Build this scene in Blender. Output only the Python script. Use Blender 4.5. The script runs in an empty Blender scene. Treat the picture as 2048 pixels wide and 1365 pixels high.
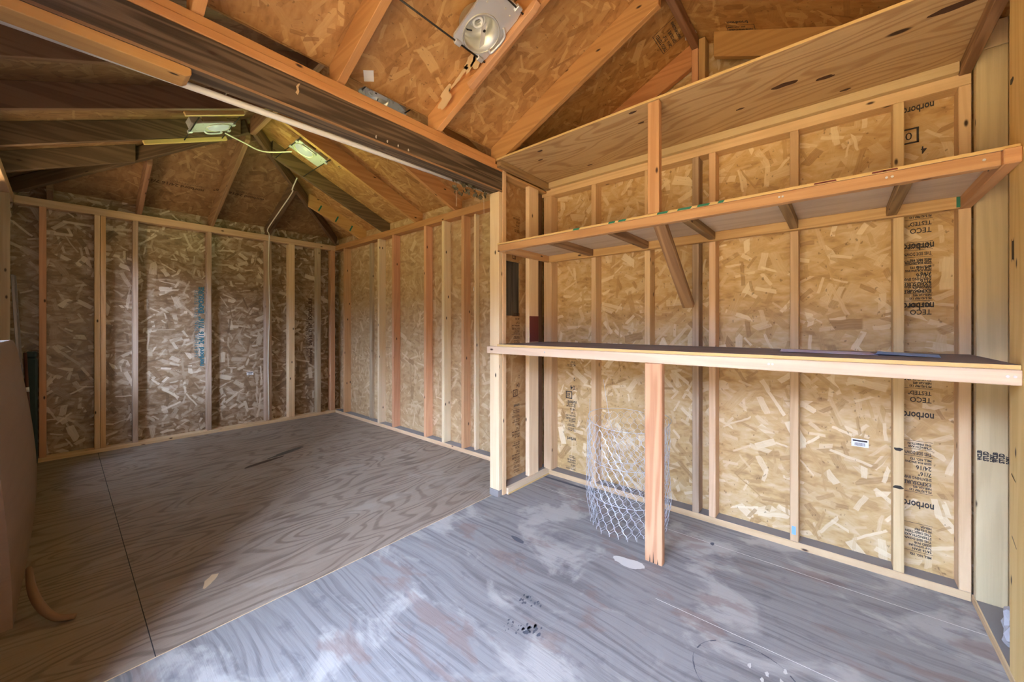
import bpy, bmesh, math, random
from mathutils import Vector, Matrix
random.seed(7)
SC = bpy.context.scene
COL = SC.collection
D = bpy.data

# ------------------------------------------------------------------ nodes
class NT:
    def __init__(s, tree): s.t = tree; s.n = tree.nodes; s.l = tree.links
    def new(s, typ, **kw):
        n = s.n.new(typ)
        for k, v in kw.items(): setattr(n, k, v)
        return n
    def put(s, sock, v):
        if isinstance(v, bpy.types.NodeSocket): s.l.new(v, sock)
        elif v is not None: sock.default_value = v
    def math(s, op, a, b=None, c=None, clamp=False):
        n = s.new('ShaderNodeMath', operation=op, use_clamp=clamp)
        s.put(n.inputs[0], a)
        if b is not None: s.put(n.inputs[1], b)
        if c is not None: s.put(n.inputs[2], c)
        return n.outputs[0]
    def vmath(s, op, a, b=None):
        n = s.new('ShaderNodeVectorMath', operation=op)
        s.put(n.inputs[0], a)
        if b is not None: s.put(n.inputs[1], b)
        return n.outputs[0]
    def mix(s, f, a, b, mode='MIX'):
        n = s.new('ShaderNodeMix', data_type='RGBA', blend_type=mode)
        s.put(n.inputs[0], f); s.put(n.inputs[6], a); s.put(n.inputs[7], b)
        return n.outputs[2]
    def noise(s, vec, scale, detail=2.0, rough=0.5, dist=0.0):
        n = s.new('ShaderNodeTexNoise', noise_dimensions='3D')
        s.put(n.inputs['Vector'], vec); n.inputs['Scale'].default_value = scale
        n.inputs['Detail'].default_value = detail; n.inputs['Roughness'].default_value = rough
        n.inputs['Distortion'].default_value = dist
        return n
    def ramp(s, f, stops, interp='LINEAR'):
        n = s.new('ShaderNodeValToRGB'); cr = n.color_ramp; cr.interpolation = interp
        while len(cr.elements) < len(stops): cr.elements.new(0.5)
        for e, (p, c) in zip(cr.elements, stops):
            e.position = p; e.color = (*c, 1) if len(c) == 3 else c
        s.put(n.inputs[0], f)
        return n.outputs[0]
    def smooth(s, v, a, b, lo=0.0, hi=1.0):
        n = s.new('ShaderNodeMapRange', interpolation_type='SMOOTHSTEP')
        s.put(n.inputs[0], v); n.inputs[1].default_value = a; n.inputs[2].default_value = b
        n.inputs[3].default_value = lo; n.inputs[4].default_value = hi
        return n.outputs[0]
    def scale(s, vec, xyz):
        return s.vmath('MULTIPLY', vec, xyz)

def new_mat(name):
    m = D.materials.new(name); m.use_nodes = True
    t = NT(m.node_tree); t.n.clear()
    out = t.new('ShaderNodeOutputMaterial'); b = t.new('ShaderNodeBsdfPrincipled')
    t.l.new(b.outputs[0], out.inputs[0])
    return m, t, b

def uv_random(t, amount=7.0):
    """board coordinates in metres, shifted per object so that no two boards share a figure"""
    tc = t.new('ShaderNodeTexCoord'); oi = t.new('ShaderNodeObjectInfo')
    off = t.math('MULTIPLY', oi.outputs['Random'], amount)
    c = t.new('ShaderNodeCombineXYZ'); t.put(c.inputs[0], off); t.put(c.inputs[1], off); t.put(c.inputs[2], off)
    return t.vmath('ADD', tc.outputs['UV'], c.outputs[0]), oi.outputs['Random'], tc.outputs['UV']

def bump(t, b, h, strength, dist=0.002):
    n = t.new('ShaderNodeBump'); n.inputs['Strength'].default_value = strength; n.inputs['Distance'].default_value = dist
    t.put(n.inputs['Height'], h); t.l.new(n.outputs[0], b.inputs['Normal'])

def plain(name, col, rough=0.6, metal=0.0, emit=None, estr=0.0, alpha=None):
    m, t, b = new_mat(name)
    b.inputs['Base Color'].default_value = (*col, 1); b.inputs['Roughness'].default_value = rough
    b.inputs['Metallic'].default_value = metal
    if emit: b.inputs['Emission Color'].default_value = (*emit, 1); b.inputs['Emission Strength'].default_value = estr
    return m

def wood(name, light, dark, knot=(0.05, 0.02, 0.01), grain=1.0, vary=0.22, rough=0.65, knots=True, contrast=0.55):
    m, t, b = new_mat(name)
    uv, rnd, _ = uv_random(t)
    n1 = t.noise(t.scale(uv, (0.55, 9.0, 1.0)), 1.0 * grain, 2.0, 0.45, 0.25)
    rings = t.math('SINE', t.math('MULTIPLY', n1.outputs[0], 46.0))
    rings = t.smooth(rings, -0.9, 0.9)
    fib = t.noise(t.scale(uv, (5.0, 220.0, 1.0)), 1.0, 2.0, 0.6).outputs[0]
    blot = t.noise(t.scale(uv, (1.3, 4.0, 1.0)), 1.0, 3.0).outputs[0]
    f = t.math('MULTIPLY', rings, contrast)
    f = t.math('ADD', f, t.math('MULTIPLY', t.math('SUBTRACT', fib, 0.5), 0.55))
    f = t.math('ADD', f, t.math('MULTIPLY', t.math('SUBTRACT', blot, 0.5), 0.7), clamp=True)
    col = t.mix(f, (*light, 1), (*dark, 1))
    if knots:
        v = t.new('ShaderNodeTexVoronoi', voronoi_dimensions='2D'); v.inputs['Scale'].default_value = 1.0
        t.put(v.inputs['Vector'], t.scale(uv, (4.6, 11.0, 1.0)))
        pick = t.new('ShaderNodeSeparateColor'); t.l.new(v.outputs['Color'], pick.inputs[0])
        k = t.smooth(v.outputs['Distance'], 0.03, 0.10, 1.0, 0.0)
        k = t.math('MULTIPLY', k, t.math('GREATER_THAN', pick.outputs[0], 0.80))
        col = t.mix(k, col, (*knot, 1))
    # each board a little lighter, darker or redder than the next
    hs = t.new('ShaderNodeHueSaturation')
    t.put(hs.inputs['Value'], t.math('ADD', t.math('MULTIPLY', rnd, 2 * vary), 1.0 - vary))
    r2 = t.math('FRACT', t.math('MULTIPLY', rnd, 17.3))
    t.put(hs.inputs['Hue'], t.math('ADD', t.math('MULTIPLY', r2, 0.022), 0.489))
    t.put(hs.inputs['Color'], col)
    t.l.new(hs.outputs[0], b.inputs['Base Color'])
    b.inputs['Roughness'].default_value = rough
    bump(t, b, t.math('ADD', f, t.math('MULTIPLY', fib, 0.4)), 0.25)
    return m

def osb(name, dark, mid, light, rough=0.55, turn=1.0):
    m, t, b = new_mat(name)
    uv, rnd, _ = uv_random(t, 11.0)
    wob = t.noise(uv, 18.0, 1.0)
    uvd = t.vmath('ADD', uv, t.scale(t.vmath('SUBTRACT', wob.outputs[1], (0.5, 0.5, 0.5)), (0.012, 0.012, 0.0)))
    mixc = lambda a, c, k: tuple(a_ * (1 - k) + c_ * k for a_, c_ in zip(a, c))
    base = t.noise(t.scale(uvd, (22.0, 9.0, 1.0)), 1.0, 3.0, 0.6)
    col = t.ramp(base.outputs[0], [(0.30, mixc(mid, dark, .55)), (0.46, mid), (0.70, mixc(mid, light, .45))])
    for i, (sc, hx, hy, th) in enumerate(((10.0, .55, .17, 0.05), (7.0, .56, .11, .15), (12.0, .55, .12, .25), (6.0, .55, .065, .2), (5.2, .42, .12, .72))):
        p = t.vmath('ADD', t.scale(uvd, (sc, sc, 0.0)), (3.7 * i, 9.1 * i, 0.0))
        v = t.new('ShaderNodeTexVoronoi', voronoi_dimensions='2D'); v.inputs['Scale'].default_value = 1.0
        t.put(v.inputs['Vector'], p)
        sc3 = t.new('ShaderNodeSeparateColor'); t.l.new(v.outputs['Color'], sc3.inputs[0])
        loc = t.vmath('SUBTRACT', p, v.outputs['Position'])
        rot = t.new('ShaderNodeVectorRotate', rotation_type='Z_AXIS')
        t.put(rot.inputs['Vector'], loc); t.put(rot.inputs['Angle'], t.math('MULTIPLY', t.math('ADD', t.math('MULTIPLY', sc3.outputs[0], 1.0), 0.0), 6.283 * turn))
        xyz = t.new('ShaderNodeSeparateXYZ'); t.l.new(rot.outputs[0], xyz.inputs[0])
        wy = t.math('MULTIPLY', t.math('ADD', sc3.outputs[2], 0.35), hy)
        mx = t.smooth(t.math('ABSOLUTE', xyz.outputs[0]), hx - .06, hx, 1.0, 0.0)
        my = t.smooth(t.math('SUBTRACT', t.math('ABSOLUTE', xyz.outputs[1]), wy), -0.025, 0.0, 1.0, 0.0)
        k = t.math('MULTIPLY', t.math('MULTIPLY', mx, my), t.math('GREATER_THAN', sc3.outputs[2], th))
        gr = t.noise(t.scale(rot.outputs[0], (2.0, 24.0, 1.0)), 1.0, 1.0, 0.6).outputs[0]
        val = t.math('ADD', sc3.outputs[1], t.math('MULTIPLY', t.math('SUBTRACT', gr, 0.5), 0.45), clamp=True)
        fc = t.ramp(val, [(0.0, mixc(mid, dark, .75)), (0.10, mixc(mid, dark, .35)), (0.35, mid), (0.62, mixc(mid, light, .35)), (0.82, mixc(mid, light, .75)), (1.0, light)])
        col = t.mix(t.math('MULTIPLY', k, (.75, .7, .7, .8, .85)[i]), col, fc)
    speck = t.noise(t.scale(uv, (45.0, 60.0, 1.0)), 1.0, 1.0).outputs[0]
    col = t.mix(t.smooth(speck, 0.70, 0.76, 0.0, 0.55), col, (*mixc((0, 0, 0), dark, .5), 1))
    big = t.noise(uv, 1.6, 2.0).outputs[0]
    col = t.mix(t.smooth(big, 0.35, 0.7, 0.0, 0.22), col, (*dark, 1))
    hgt = t.noise(t.scale(uv, (30.0, 30.0, 1.0)), 1.0, 1.0).outputs[0]
    t.l.new(col, b.inputs['Base Color'])
    b.inputs['Roughness'].default_value = rough
    bump(t, b, hgt, 0.45, 0.002)
    return m

def ply(name, light, dark, u=0.7, v=5.0, rings=34.0, contrast=0.6, rough=0.6, knots=0.0, stain=None, stain_amt=0.0, swirl=0.5, n2k=1.0):
    m, t, b = new_mat(name)
    uv, rnd, uv0 = uv_random(t)
    wv = t.noise(t.scale(uv, (1.6, 2.2, 1.0)), 1.0, 2.0).outputs[1]
    uvw = t.vmath('ADD', uv, t.scale(t.vmath('SUBTRACT', wv, (.5, .5, .5)), (0.4 * swirl, 0.22 * swirl, 0.0)))
    n1 = t.noise(t.scale(uvw, (u, v, 1.0)), 1.0, 1.5, 0.4, 0.15)
    s1 = t.math('SINE', t.math('MULTIPLY', n1.outputs[0], rings))
    s1 = t.smooth(s1, 0.05, 1.0)
    n2 = t.noise(t.scale(uvw, (u * 1.6, v * 9.0, 1.0)), 1.0, 4.0, 0.65).outputs[0]
    fib = t.noise(t.scale(uv, (7.0, 190.0, 1.0)), 1.0, 2.0, 0.6).outputs[0]
    bl = t.noise(t.scale(uv, (1.0, 2.4, 1.0)), 1.1, 4.0, 0.6).outputs[0]
    f = t.math('MULTIPLY', s1, contrast)
    f = t.math('ADD', f, t.math('MULTIPLY', t.math('SUBTRACT', n2, .45), n2k))
    f = t.math('ADD', f, t.math('MULTIPLY', t.math('SUBTRACT', fib, .5), .6))
    f = t.math('ADD', f, t.math('MULTIPLY', t.math('SUBTRACT', bl, .5), .5), clamp=True)
    col = t.mix(f, (*light, 1), (*dark, 1))
    if knots:
        vo = t.new('ShaderNodeTexVoronoi', voronoi_dimensions='2D'); vo.inputs['Scale'].default_value = 1.0
        t.put(vo.inputs['Vector'], t.scale(uv, (2.6, 6.5, 1.0)))
        pk = t.new('ShaderNodeSeparateColor'); t.l.new(vo.outputs['Color'], pk.inputs[0])
        k = t.math('MULTIPLY', t.smooth(vo.outputs['Distance'], 0.06, 0.12, 1.0, 0.0), t.math('GREATER_THAN', pk.outputs[0], 1.0 - knots))
        col = t.mix(k, col, (0.045, 0.02, 0.012, 1))
    if stain:
        # trodden dirt: pale scuffs, purple-brown damp, darker spills
        a = t.noise(t.scale(uv, (1.0, 1.5, 1.0)), 2.3, 5.0, 0.62, 0.6).outputs[0]
        col = t.mix(t.smooth(a, 0.50, 0.62, 0.0, stain_amt), col, (*stain[0], 1))
        c = t.noise(t.scale(t.vmath('ADD', uv, (4.0, 2.0, 0.0)), (1.0, 2.2, 1.0)), 3.2, 4.0, 0.6, 0.4).outputs[0]
        col = t.mix(t.smooth(c, 0.55, 0.66, 0.0, stain_amt * .8), col, (*stain[1], 1))
        e = t.noise(t.scale(uv, (1.5, 2.4, 1.0)), 5.0, 5.0, 0.65, 0.3).outputs[0]
        col = t.mix(t.smooth(e, 0.57, 0.70, 0.0, stain_amt * .6), col, (*stain[2], 1))
    t.l.new(col, b.inputs['Base Color'])
    b.inputs['Roughness'].default_value = rough
    bump(t, b, t.math('ADD', f, t.math('MULTIPLY', fib, .3)), 0.3)
    return m

M = dict(
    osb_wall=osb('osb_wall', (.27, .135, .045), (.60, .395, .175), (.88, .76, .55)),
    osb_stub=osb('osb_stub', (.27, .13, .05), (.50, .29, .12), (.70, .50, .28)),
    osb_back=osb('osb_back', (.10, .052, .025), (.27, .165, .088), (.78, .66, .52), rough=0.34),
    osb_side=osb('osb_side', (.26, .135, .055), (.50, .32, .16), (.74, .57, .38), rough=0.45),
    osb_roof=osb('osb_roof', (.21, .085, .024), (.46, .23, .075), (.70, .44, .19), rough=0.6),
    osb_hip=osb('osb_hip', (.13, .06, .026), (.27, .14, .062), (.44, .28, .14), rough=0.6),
    stud=wood('stud_pine', (.74, .52, .31), (.58, .36, .18), vary=.10, contrast=.35),
    pale=wood('stud_pale', (.80, .62, .40), (.68, .47, .26), vary=.06, contrast=.3),
    fir=wood('stud_fir', (.66, .37, .19), (.52, .25, .11), vary=.10, contrast=.4),
    grey=wood('stud_weathered', (.50, .37, .25), (.34, .23, .14), vary=.12),
    plate=wood('plate_pine', (.68, .48, .28), (.52, .33, .17), vary=.10, contrast=.4),
    rafter=wood('rafter_fir', (.58, .29, .115), (.42, .18, .06), vary=.16, contrast=.5),
    rafter_dark=wood('rafter_old', (.17, .10, .056), (.085, .048, .025), vary=.2, contrast=.7),
    rafter_brown=wood('rafter_brown', (.30, .165, .09), (.18, .09, .045), vary=.15, contrast=.6),
    beam=wood('beam_weathered', (.165, .112, .074), (.052, .034, .023), vary=.03, contrast=.85, grain=1.3),
    orange=wood('beam_plate', (.68, .36, .135), (.54, .25, .08), vary=.05, contrast=.4),
    rail=wood('shelf_rail', (.60, .36, .17), (.44, .23, .09), vary=.08),
    brace=wood('brace_old', (.36, .22, .11), (.19, .105, .05), vary=.05, contrast=.8),
    post=wood('post_fir', (.62, .34, .19), (.44, .20, .10), vary=.03, contrast=.7),
    yellow=wood('door_post', (.76, .55, .22), (.62, .40, .12), vary=.03, contrast=.4),  # warm light on the door post put into the pine's yellow
    fascia=wood('bench_fascia', (.74, .58, .42), (.58, .42, .29), vary=.03, contrast=.4),
    ply_shelf=ply('shelf_plywood', (.58, .40, .21), (.36, .20, .085), u=1.0, v=5.0, rings=80.0, knots=.10, contrast=.6),
    ply_white=ply('shelf_underside', (.66, .54, .44), (.50, .37, .27), contrast=.4, knots=.05),
    ply_edge=plain('plywood_edge', (.68, .47, .20), .7),
    ply_wall=ply('wall_plywood', (.62, .47, .27), (.47, .32, .16), u=.5, v=5.0, rings=20, contrast=.45),
    bench=ply('bench_top', (.20, .165, .17), (.11, .09, .095), contrast=.5),
    floor=ply('floor_plywood', (.32, .25, .195), (.12, .082, .06), u=1.0, v=4.2, rings=95, contrast=.52, rough=.62, swirl=.9,
              stain=((.42, .36, .31), (.20, .135, .10), (.24, .20, .185)), stain_amt=.30),
    floor_front=ply('floor_plywood_worn', (.285, .275, .275), (.125, .118, .125), u=.45, v=6.5, rings=60, contrast=.40, rough=.6, swirl=.6,
              n2k=1.5, stain=((.47, .45, .425), (.24, .165, .145), (.12, .115, .135)), stain_amt=.72),
    plate_top=plain('dusty_plate', (.25, .225, .215), .9),
    metal=plain('galvanised', (.66, .67, .72), .42, .55),
    can=plain('lamp_can', (.72, .70, .64), .35, .6),
    dark=plain('dark_iron', (.035, .03, .028), .6, .4),
    pvc=plain('white_pipe', (.80, .76, .72), .35),
    wire=plain('wire_galvanised', (.62, .66, .74), .45, .35),
    cable=plain('white_cable', (.72, .68, .58), .5),
    white=plain('sticker_white', (.82, .82, .84), .6),
    cfl=plain('lamp_glass', (.85, .85, .84), .3),
    glow=plain('lamp_lens', (.22, .22, .21), .4, 0, (.92, 1.0, .90), .20),
    ink=plain('stamp_ink', (.035, .03, .035), .7),
    ink_brown=plain('stamp_ink_brown', (.09, .04, .02), .7),
    teal=plain('stamp_ink_teal', (.02, .12, .16), .6),
    green=plain('green_paint', (.02, .17, .11), .6),
    red=plain('red_paint', (.17, .035, .03), .75),
    blue=plain('blue_sheet', (.22, .42, .85), .5),
    lilac=plain('lilac_sheet', (.62, .62, .88), .5),
    leaf=plain('dried_leaf', (.11, .09, .05), .8),
    redleaf=plain('red_leaf', (.22, .07, .03), .8),
    tan=ply('tan_panel', (.27, .165, .105), (.23, .135, .085), contrast=.3),
    strip=wood('tan_strip', (.40, .24, .15), (.30, .17, .10)),
    tealcloth=plain('teal_case', (.014, .032, .035), .7),
    maroon=plain('maroon_pole', (.09, .028, .022), .5),
    greymetal=plain('grey_metal', (.24, .22, .23), .45, .5),
    cloth=plain('grey_fabric', (.42, .41, .43), .9),
    knot=plain('knot_wood', (.075, .032, .018), .7),
    cornerlum=wood('corner_lumber', (.62, .49, .31), (.45, .34, .20), vary=.03, contrast=.35),
    dirt=plain('dark_dirt', (.10, .105, .13), .9),
    dust=plain('pale_dust', (.62, .60, .57), .9),
    bark=plain('peeled_patch', (.68, .50, .30), .8),
    oldplank=wood('old_plank', (.15, .13, .11), (.06, .05, .04), contrast=.7),
    mesh_gap=plain('gap', (.03, .03, .035), .9),
)

# ------------------------------------------------------------------ mesh helpers
def uv_box(bm, axis=0):
    """UV in metres, u along the board's long axis"""
    lay = bm.loops.layers.uv.verify()
    others = [i for i in range(3) if i != axis]
    for f in bm.faces:
        n = f.normal; k = max(range(3), key=lambda i: abs(n[i]))
        if k == axis: a, b = others
        else: a, b = axis, [i for i in others if i != k][0]
        for l in f.loops:
            l[lay].uv = (l.vert.co[a] + 0.37 * k, l.vert.co[b] + 0.91 * k)

def mesh_from(bm, name, mat):
    me = D.meshes.new(name)
    bm.normal_update(); bm.to_mesh(me); bm.free()
    for m in (mat if isinstance(mat, (list, tuple)) else [mat]): me.materials.append(m)
    return me

def world_of(o):
    return (world_of(o.parent) @ o.matrix_basis) if o.parent else o.matrix_basis.copy()

def obj(name, me, parent=None, mw=None, **props):
    o = D.objects.new(name, me); COL.objects.link(o)
    if parent is not None:
        o.parent = parent
        o.matrix_local = world_of(parent).inverted() @ (mw or Matrix())
    elif mw is not None:
        o.matrix_basis = mw
    for k, v in props.items(): o[k] = v
    return o

def box_bm(size, bev=0.0025, axis=None):
    bm = bmesh.new(); bmesh.ops.create_cube(bm, size=1.0)
    bmesh.ops.scale(bm, vec=size, verts=bm.verts)
    if bev: bmesh.ops.bevel(bm, geom=list(bm.edges), offset=min(bev, min(size) * .3), segments=1, affect='EDGES')
    bm.normal_update()
    uv_box(bm, axis if axis is not None else max(range(3), key=lambda i: size[i]))
    return bm

def block(name, lo, hi, mat, parent=None, bev=0.0025, axis=None, **props):
    """axis-aligned board between two corners"""
    lo = Vector(lo); hi = Vector(hi); size = hi - lo
    return obj(name, mesh_from(box_bm(size, bev, axis), name, mat), parent, Matrix.Translation((lo + hi) / 2), **props)

def struct(name, lo, hi, mat, axis=None): return block(name, lo, hi, mat, None, 0, axis, kind='structure')

def frame(p0, xdir, zhint):
    x = Vector(xdir).normalized(); z = Vector(zhint); z = (z - x * z.dot(x)).normalized(); y = z.cross(x)
    m = Matrix((x, y, z)).transposed().to_4x4(); m.translation = p0
    return m

def board(name, p0, p1, w, h, mat, parent=None, up=(0, 0, 1), align=0.0, **props):
    """board from p0 to p1; w across, h along UP; align 0: centred on the line, 1: the line is its lower edge"""
    p0 = Vector(p0); p1 = Vector(p1); L = (p1 - p0).length
    mw = frame((p0 + p1) / 2, p1 - p0, up)
    mw = mw @ Matrix.Translation((0, 0, align * h / 2))
    return obj(name, mesh_from(box_bm((L, w, h)), name, mat), parent, mw, **props)

def prism(name, poly, thick, mw, mat, parent=None, axis=0, bev=0.002, **props):
    """outline in the local XZ plane, thickness along local Y (0..thick)"""
    bm = bmesh.new()
    a = [bm.verts.new((x, 0, z)) for x, z in poly]; b = [bm.verts.new((x, thick, z)) for x, z in poly]
    bm.faces.new(a); bm.faces.new(b[::-1]); n = len(poly)
    for i in range(n): bm.faces.new((a[i], b[i], b[(i + 1) % n], a[(i + 1) % n]))
    bmesh.ops.recalc_face_normals(bm, faces=bm.faces)
    if bev: bmesh.ops.bevel(bm, geom=list(bm.edges), offset=bev, segments=1, affect='EDGES')
    bm.normal_update(); uv_box(bm, axis)
    return obj(name, mesh_from(bm, name, mat), parent, mw, **props)

def sheet(name, pts, thick, mat, udir, parent=None, **props):
    """flat polygon in space given thickness along its normal (away from the room: the side of THICK's sign)"""
    pts = [Vector(p) for p in pts]; o = pts[0]
    n = (pts[1] - o).cross(pts[-1] - o).normalized()
    u = Vector(udir); u = (u - n * u.dot(n)).normalized(); v = n.cross(u)
    mw = Matrix((u, v, n)).transposed().to_4x4(); mw.translation = o
    bm = bmesh.new(); inv = mw.inverted()
    lp = [inv @ p for p in pts]
    a = [bm.verts.new((p.x, p.y, 0)) for p in lp]; b = [bm.verts.new((p.x, p.y, thick)) for p in lp]
    bm.faces.new(a); bm.faces.new(b[::-1]); k = len(a)
    for i in range(k): bm.faces.new((a[i], b[i], b[(i + 1) % k], a[(i + 1) % k]))
    bmesh.ops.recalc_face_normals(bm, faces=bm.faces); bm.normal_update(); uv_box(bm, 0)
    return obj(name, mesh_from(bm, name, mat), parent, mw, **props)

def tube_bm(bm, pts, r, seg=8, cap=True):
    pts = [Vector(p) for p in pts]; rings = []; up = Vector((0, 0, 1))
    for i, p in enumerate(pts):
        d = (pts[min(i + 1, len(pts) - 1)] - pts[max(i - 1, 0)]).normalized()
        if abs(d.dot(up)) > .95: up = Vector((1, 0, 0))
        x = d.cross(up).normalized(); y = d.cross(x).normalized(); up = -y if y.length else up
        rr = r[i] if isinstance(r, (list, tuple)) else r
        rings.append([bm.verts.new(p + rr * (math.cos(2 * math.pi * k / seg) * x + math.sin(2 * math.pi * k / seg) * y)) for k in range(seg)])
    for a, b in zip(rings, rings[1:]):
        for k in range(seg): bm.faces.new((a[k], a[(k + 1) % seg], b[(k + 1) % seg], b[k]))
    if cap:
        bm.faces.new(rings[0][::-1]); bm.faces.new(rings[-1])

def tube(name, pts, r, mat, parent=None, seg=8, smooth=True, **props):
    bm = bmesh.new(); tube_bm(bm, pts, r, seg); bmesh.ops.recalc_face_normals(bm, faces=bm.faces)
    for f in bm.faces: f.smooth = smooth
    c = sum((Vector(p) for p in pts), Vector()) / len(pts)
    bmesh.ops.translate(bm, vec=-c, verts=bm.verts)
    return obj(name, mesh_from(bm, name, mat), parent, Matrix.Translation(c), **props)

def spline(pts, n=6):
    pts = [Vector(p) for p in pts]; out = []
    P = [pts[0]] + pts + [pts[-1]]
    for i in range(1, len(P) - 2):
        for k in range(n):
            t = k / n; a, b, c, d = P[i - 1:i + 3]
            out.append(.5 * ((2 * b) + (c - a) * t + (2 * a - 5 * b + 4 * c - d) * t * t + (3 * b - a - 3 * c + d) * t ** 3))
    out.append(pts[-1]); return out

def empty(name, loc, label, cat, group=None):
    o = D.objects.new(name, None); COL.objects.link(o); o.location = loc; o.empty_display_size = .05
    o.matrix_basis = Matrix.Translation(loc)
    o['label'] = label; o['category'] = cat
    if group: o['group'] = group
    return o

def blob_bm(pts, thick=.0006):
    bm = bmesh.new(); a = [bm.verts.new((x, y, thick)) for x, y in pts]; bm.faces.new(a); return bm

def blob(rx, ry, n=22, rough=.25, seed=0):
    r = random.Random(seed); ph = [r.uniform(0, 6.28) for _ in range(4)]
    out = []
    for i in range(n):
        a = 2 * math.pi * i / n
        k = 1 + rough * (.5 * math.sin(2 * a + ph[0]) + .35 * math.sin(3 * a + ph[1]) + .3 * math.sin(5 * a + ph[2]) + .25 * r.uniform(-1, 1))
        out.append((rx * k * math.cos(a), ry * k * math.sin(a)))
    return out

def decal(name, polys, mw, mat, parent):
    """thin flat marks on a surface (paint, ink, dust)"""
    bm = bmesh.new()
    for poly in polys:
        vs = [bm.verts.new((x, y, 0)) for x, y in poly]
        bm.faces.new(vs)
    return obj(name, mesh_from(bm, name, mat), parent, mw)

def decals(name, polys, mw, mat, parent):
    for p in polys: decal(name, [p], mw, mat, parent)

# text: built-in font turned to mesh
def text_polys(bm, body, size, x, y, align='LEFT', bold=0.0, squash=1.0):
    cu = D.curves.new('t', 'FONT'); cu.body = body; cu.size = size; cu.align_x = align; cu.offset = bold; cu.resolution_u = 2
    o = D.objects.new('t', cu); COL.objects.link(o)
    dg = bpy.context.evaluated_depsgraph_get(); me = D.meshes.new_from_object(o.evaluated_get(dg))
    me.transform(Matrix.Translation((x, y, 0)) @ Matrix.Diagonal((squash, 1, 1, 1)))
    bm.from_mesh(me); D.objects.remove(o); D.curves.remove(cu); D.meshes.remove(me)

def quad(bm, x0, y0, x1, y1):
    bm.faces.new([bm.verts.new(p) for p in ((x0, y0, 0), (x1, y0, 0), (x1, y1, 0), (x0, y1, 0))])

def stamp(name, rows, mw, mat, parent, width=.10):
    """printed block; rows from the top: (text, size), '-' a rule, ('box', h) an inked square, ('gap', h)"""
    bm = bmesh.new(); y = 0.0
    for r in rows:
        if r == '-': y -= .006; quad(bm, 0, y, width, y + .0018); y -= .004
        elif r[0] == 'gap': y -= r[1]
        elif r[0] == 'box':
            h = r[1]; y -= h; x = .03
            for a in ((x, y, x + h, y + .008), (x, y + h - .008, x + h, y + h), (x, y, x + .008, y + h), (x + h - .008, y, x + h, y + h)): quad(bm, *a)
            text_polys(bm, r[2], h * .7, x + h * .28, y + h * .26); y -= .006
        elif r[0] == 'solid':
            h = r[1]; y -= h; quad(bm, .03, y, .03 + h, y + h); y -= .006
        elif r[0] == 'frame':
            h = r[1]
            for a in ((0, y - h, .0018, y), (width - .0018, y - h, width, y)): quad(bm, *a)
        else:
            s, z = r; y -= z * .78; text_polys(bm, s, z, .004, y, bold=.0006, squash=min(.8, (width - .006) / (.58 * z * len(s)))); y -= z * .30
    return obj(name, mesh_from(bm, name, mat), parent, mw)

def on_wall(p, right, up): 
    r = Vector(right); u = Vector(up); n = r.cross(u)
    m = Matrix((r, u, n)).transposed().to_4x4(); m.translation = p
    return m

# ------------------------------------------------------------------ dimensions (metres)
XW, XO = 2.57, 2.66          # shelf wall: stud faces, sheathing
XB, XBO = 2.48, 2.57         # side wall of the rear room
YB, YBO = 5.37, 5.46         # rear wall
XL, XLO = -.27, -.36         # left wall
YF, YFO = -.436, -.526       # front wall, beside the camera
ZP = 2.335                   # top of the wall plates
YBEAM, YBK = 1.82, 1.909     # beam faces
ZS = 2.369; TS = .45; YR = .69   # front roof: rafter seat height, slope, ridge
TB = .43                     # rear roof slope
DV = .151
XR = (XB + XL) / 2
ZR = ZP + TB * (XB - XR)     # underside of rear rafters at the ridge
YA = YB - (XB - XR)          # hip apex
DOOR0, DOOR1, ZD = -.40, 1.36, 2.06

def zfront(y): return ZS + TS * (1.81 - y) + DV
ZFR = zfront(YR)

# ------------------------------------------------------------------ setting
struct('floor', (XLO, 1.89, -.02), (XO, YBO, 0), M['floor'], axis=0)
fl2 = struct('floor_front', (XLO, YFO, -.02), (XO, 1.886, 0), M['floor_front'], axis=1)
struct('floor_joint_back', (.2185, 1.89, -.001), (.2215, YB, .0006), M['mesh_gap'])
struct('trim_1', (XLO, 1.8862, -.01), (2.05, 1.8898, .0008), M['bark'])
struct('floor_joint_front', (2.33, YF, -.001), (2.3325, 1.8, .0005), M['dust'])
struct('floor_joint_middle', (1.70, YF, -.001), (1.702, .62, .0005), M['dust'])

wr = sheet('wall_right', [(XO, YFO, 0), (XO, 1.93, 0), (XO, 1.93, zfront(1.93)), (XO, YR, ZFR), (XO, YFO, ZFR - TS * (YR - YFO))], .011, M['osb_wall'], (0, 0, 1), kind='structure')
if True:
    pass
wside = struct('wall_right_rear', (XBO, 1.92, 0), (XBO + .011, YBO + .011, ZP - TB * .09 + DV), M['osb_side'], axis=2)
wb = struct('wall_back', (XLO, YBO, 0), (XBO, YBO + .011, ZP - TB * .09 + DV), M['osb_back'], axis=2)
WY0, WY1, WZ0, WZ1 = 3.80, 4.60, .95, 2.20
ZT = ZP - TB * .09 + DV
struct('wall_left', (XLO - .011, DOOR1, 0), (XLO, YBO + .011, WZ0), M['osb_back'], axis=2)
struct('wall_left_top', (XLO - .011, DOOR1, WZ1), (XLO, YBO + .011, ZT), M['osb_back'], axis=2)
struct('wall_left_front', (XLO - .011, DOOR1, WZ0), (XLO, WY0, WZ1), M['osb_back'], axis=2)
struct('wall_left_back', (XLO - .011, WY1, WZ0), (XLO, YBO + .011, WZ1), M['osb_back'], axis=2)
wn = struct('window_1', (XLO - .03, WY0 - .03, WZ0 - .04), (XLO + .02, WY1 + .03, WZ0), M['plate'])
block('window_head', (XLO - .03, WY0 - .03, WZ1), (XLO + .02, WY1 + .03, WZ1 + .04), M['plate'], wn)
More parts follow.
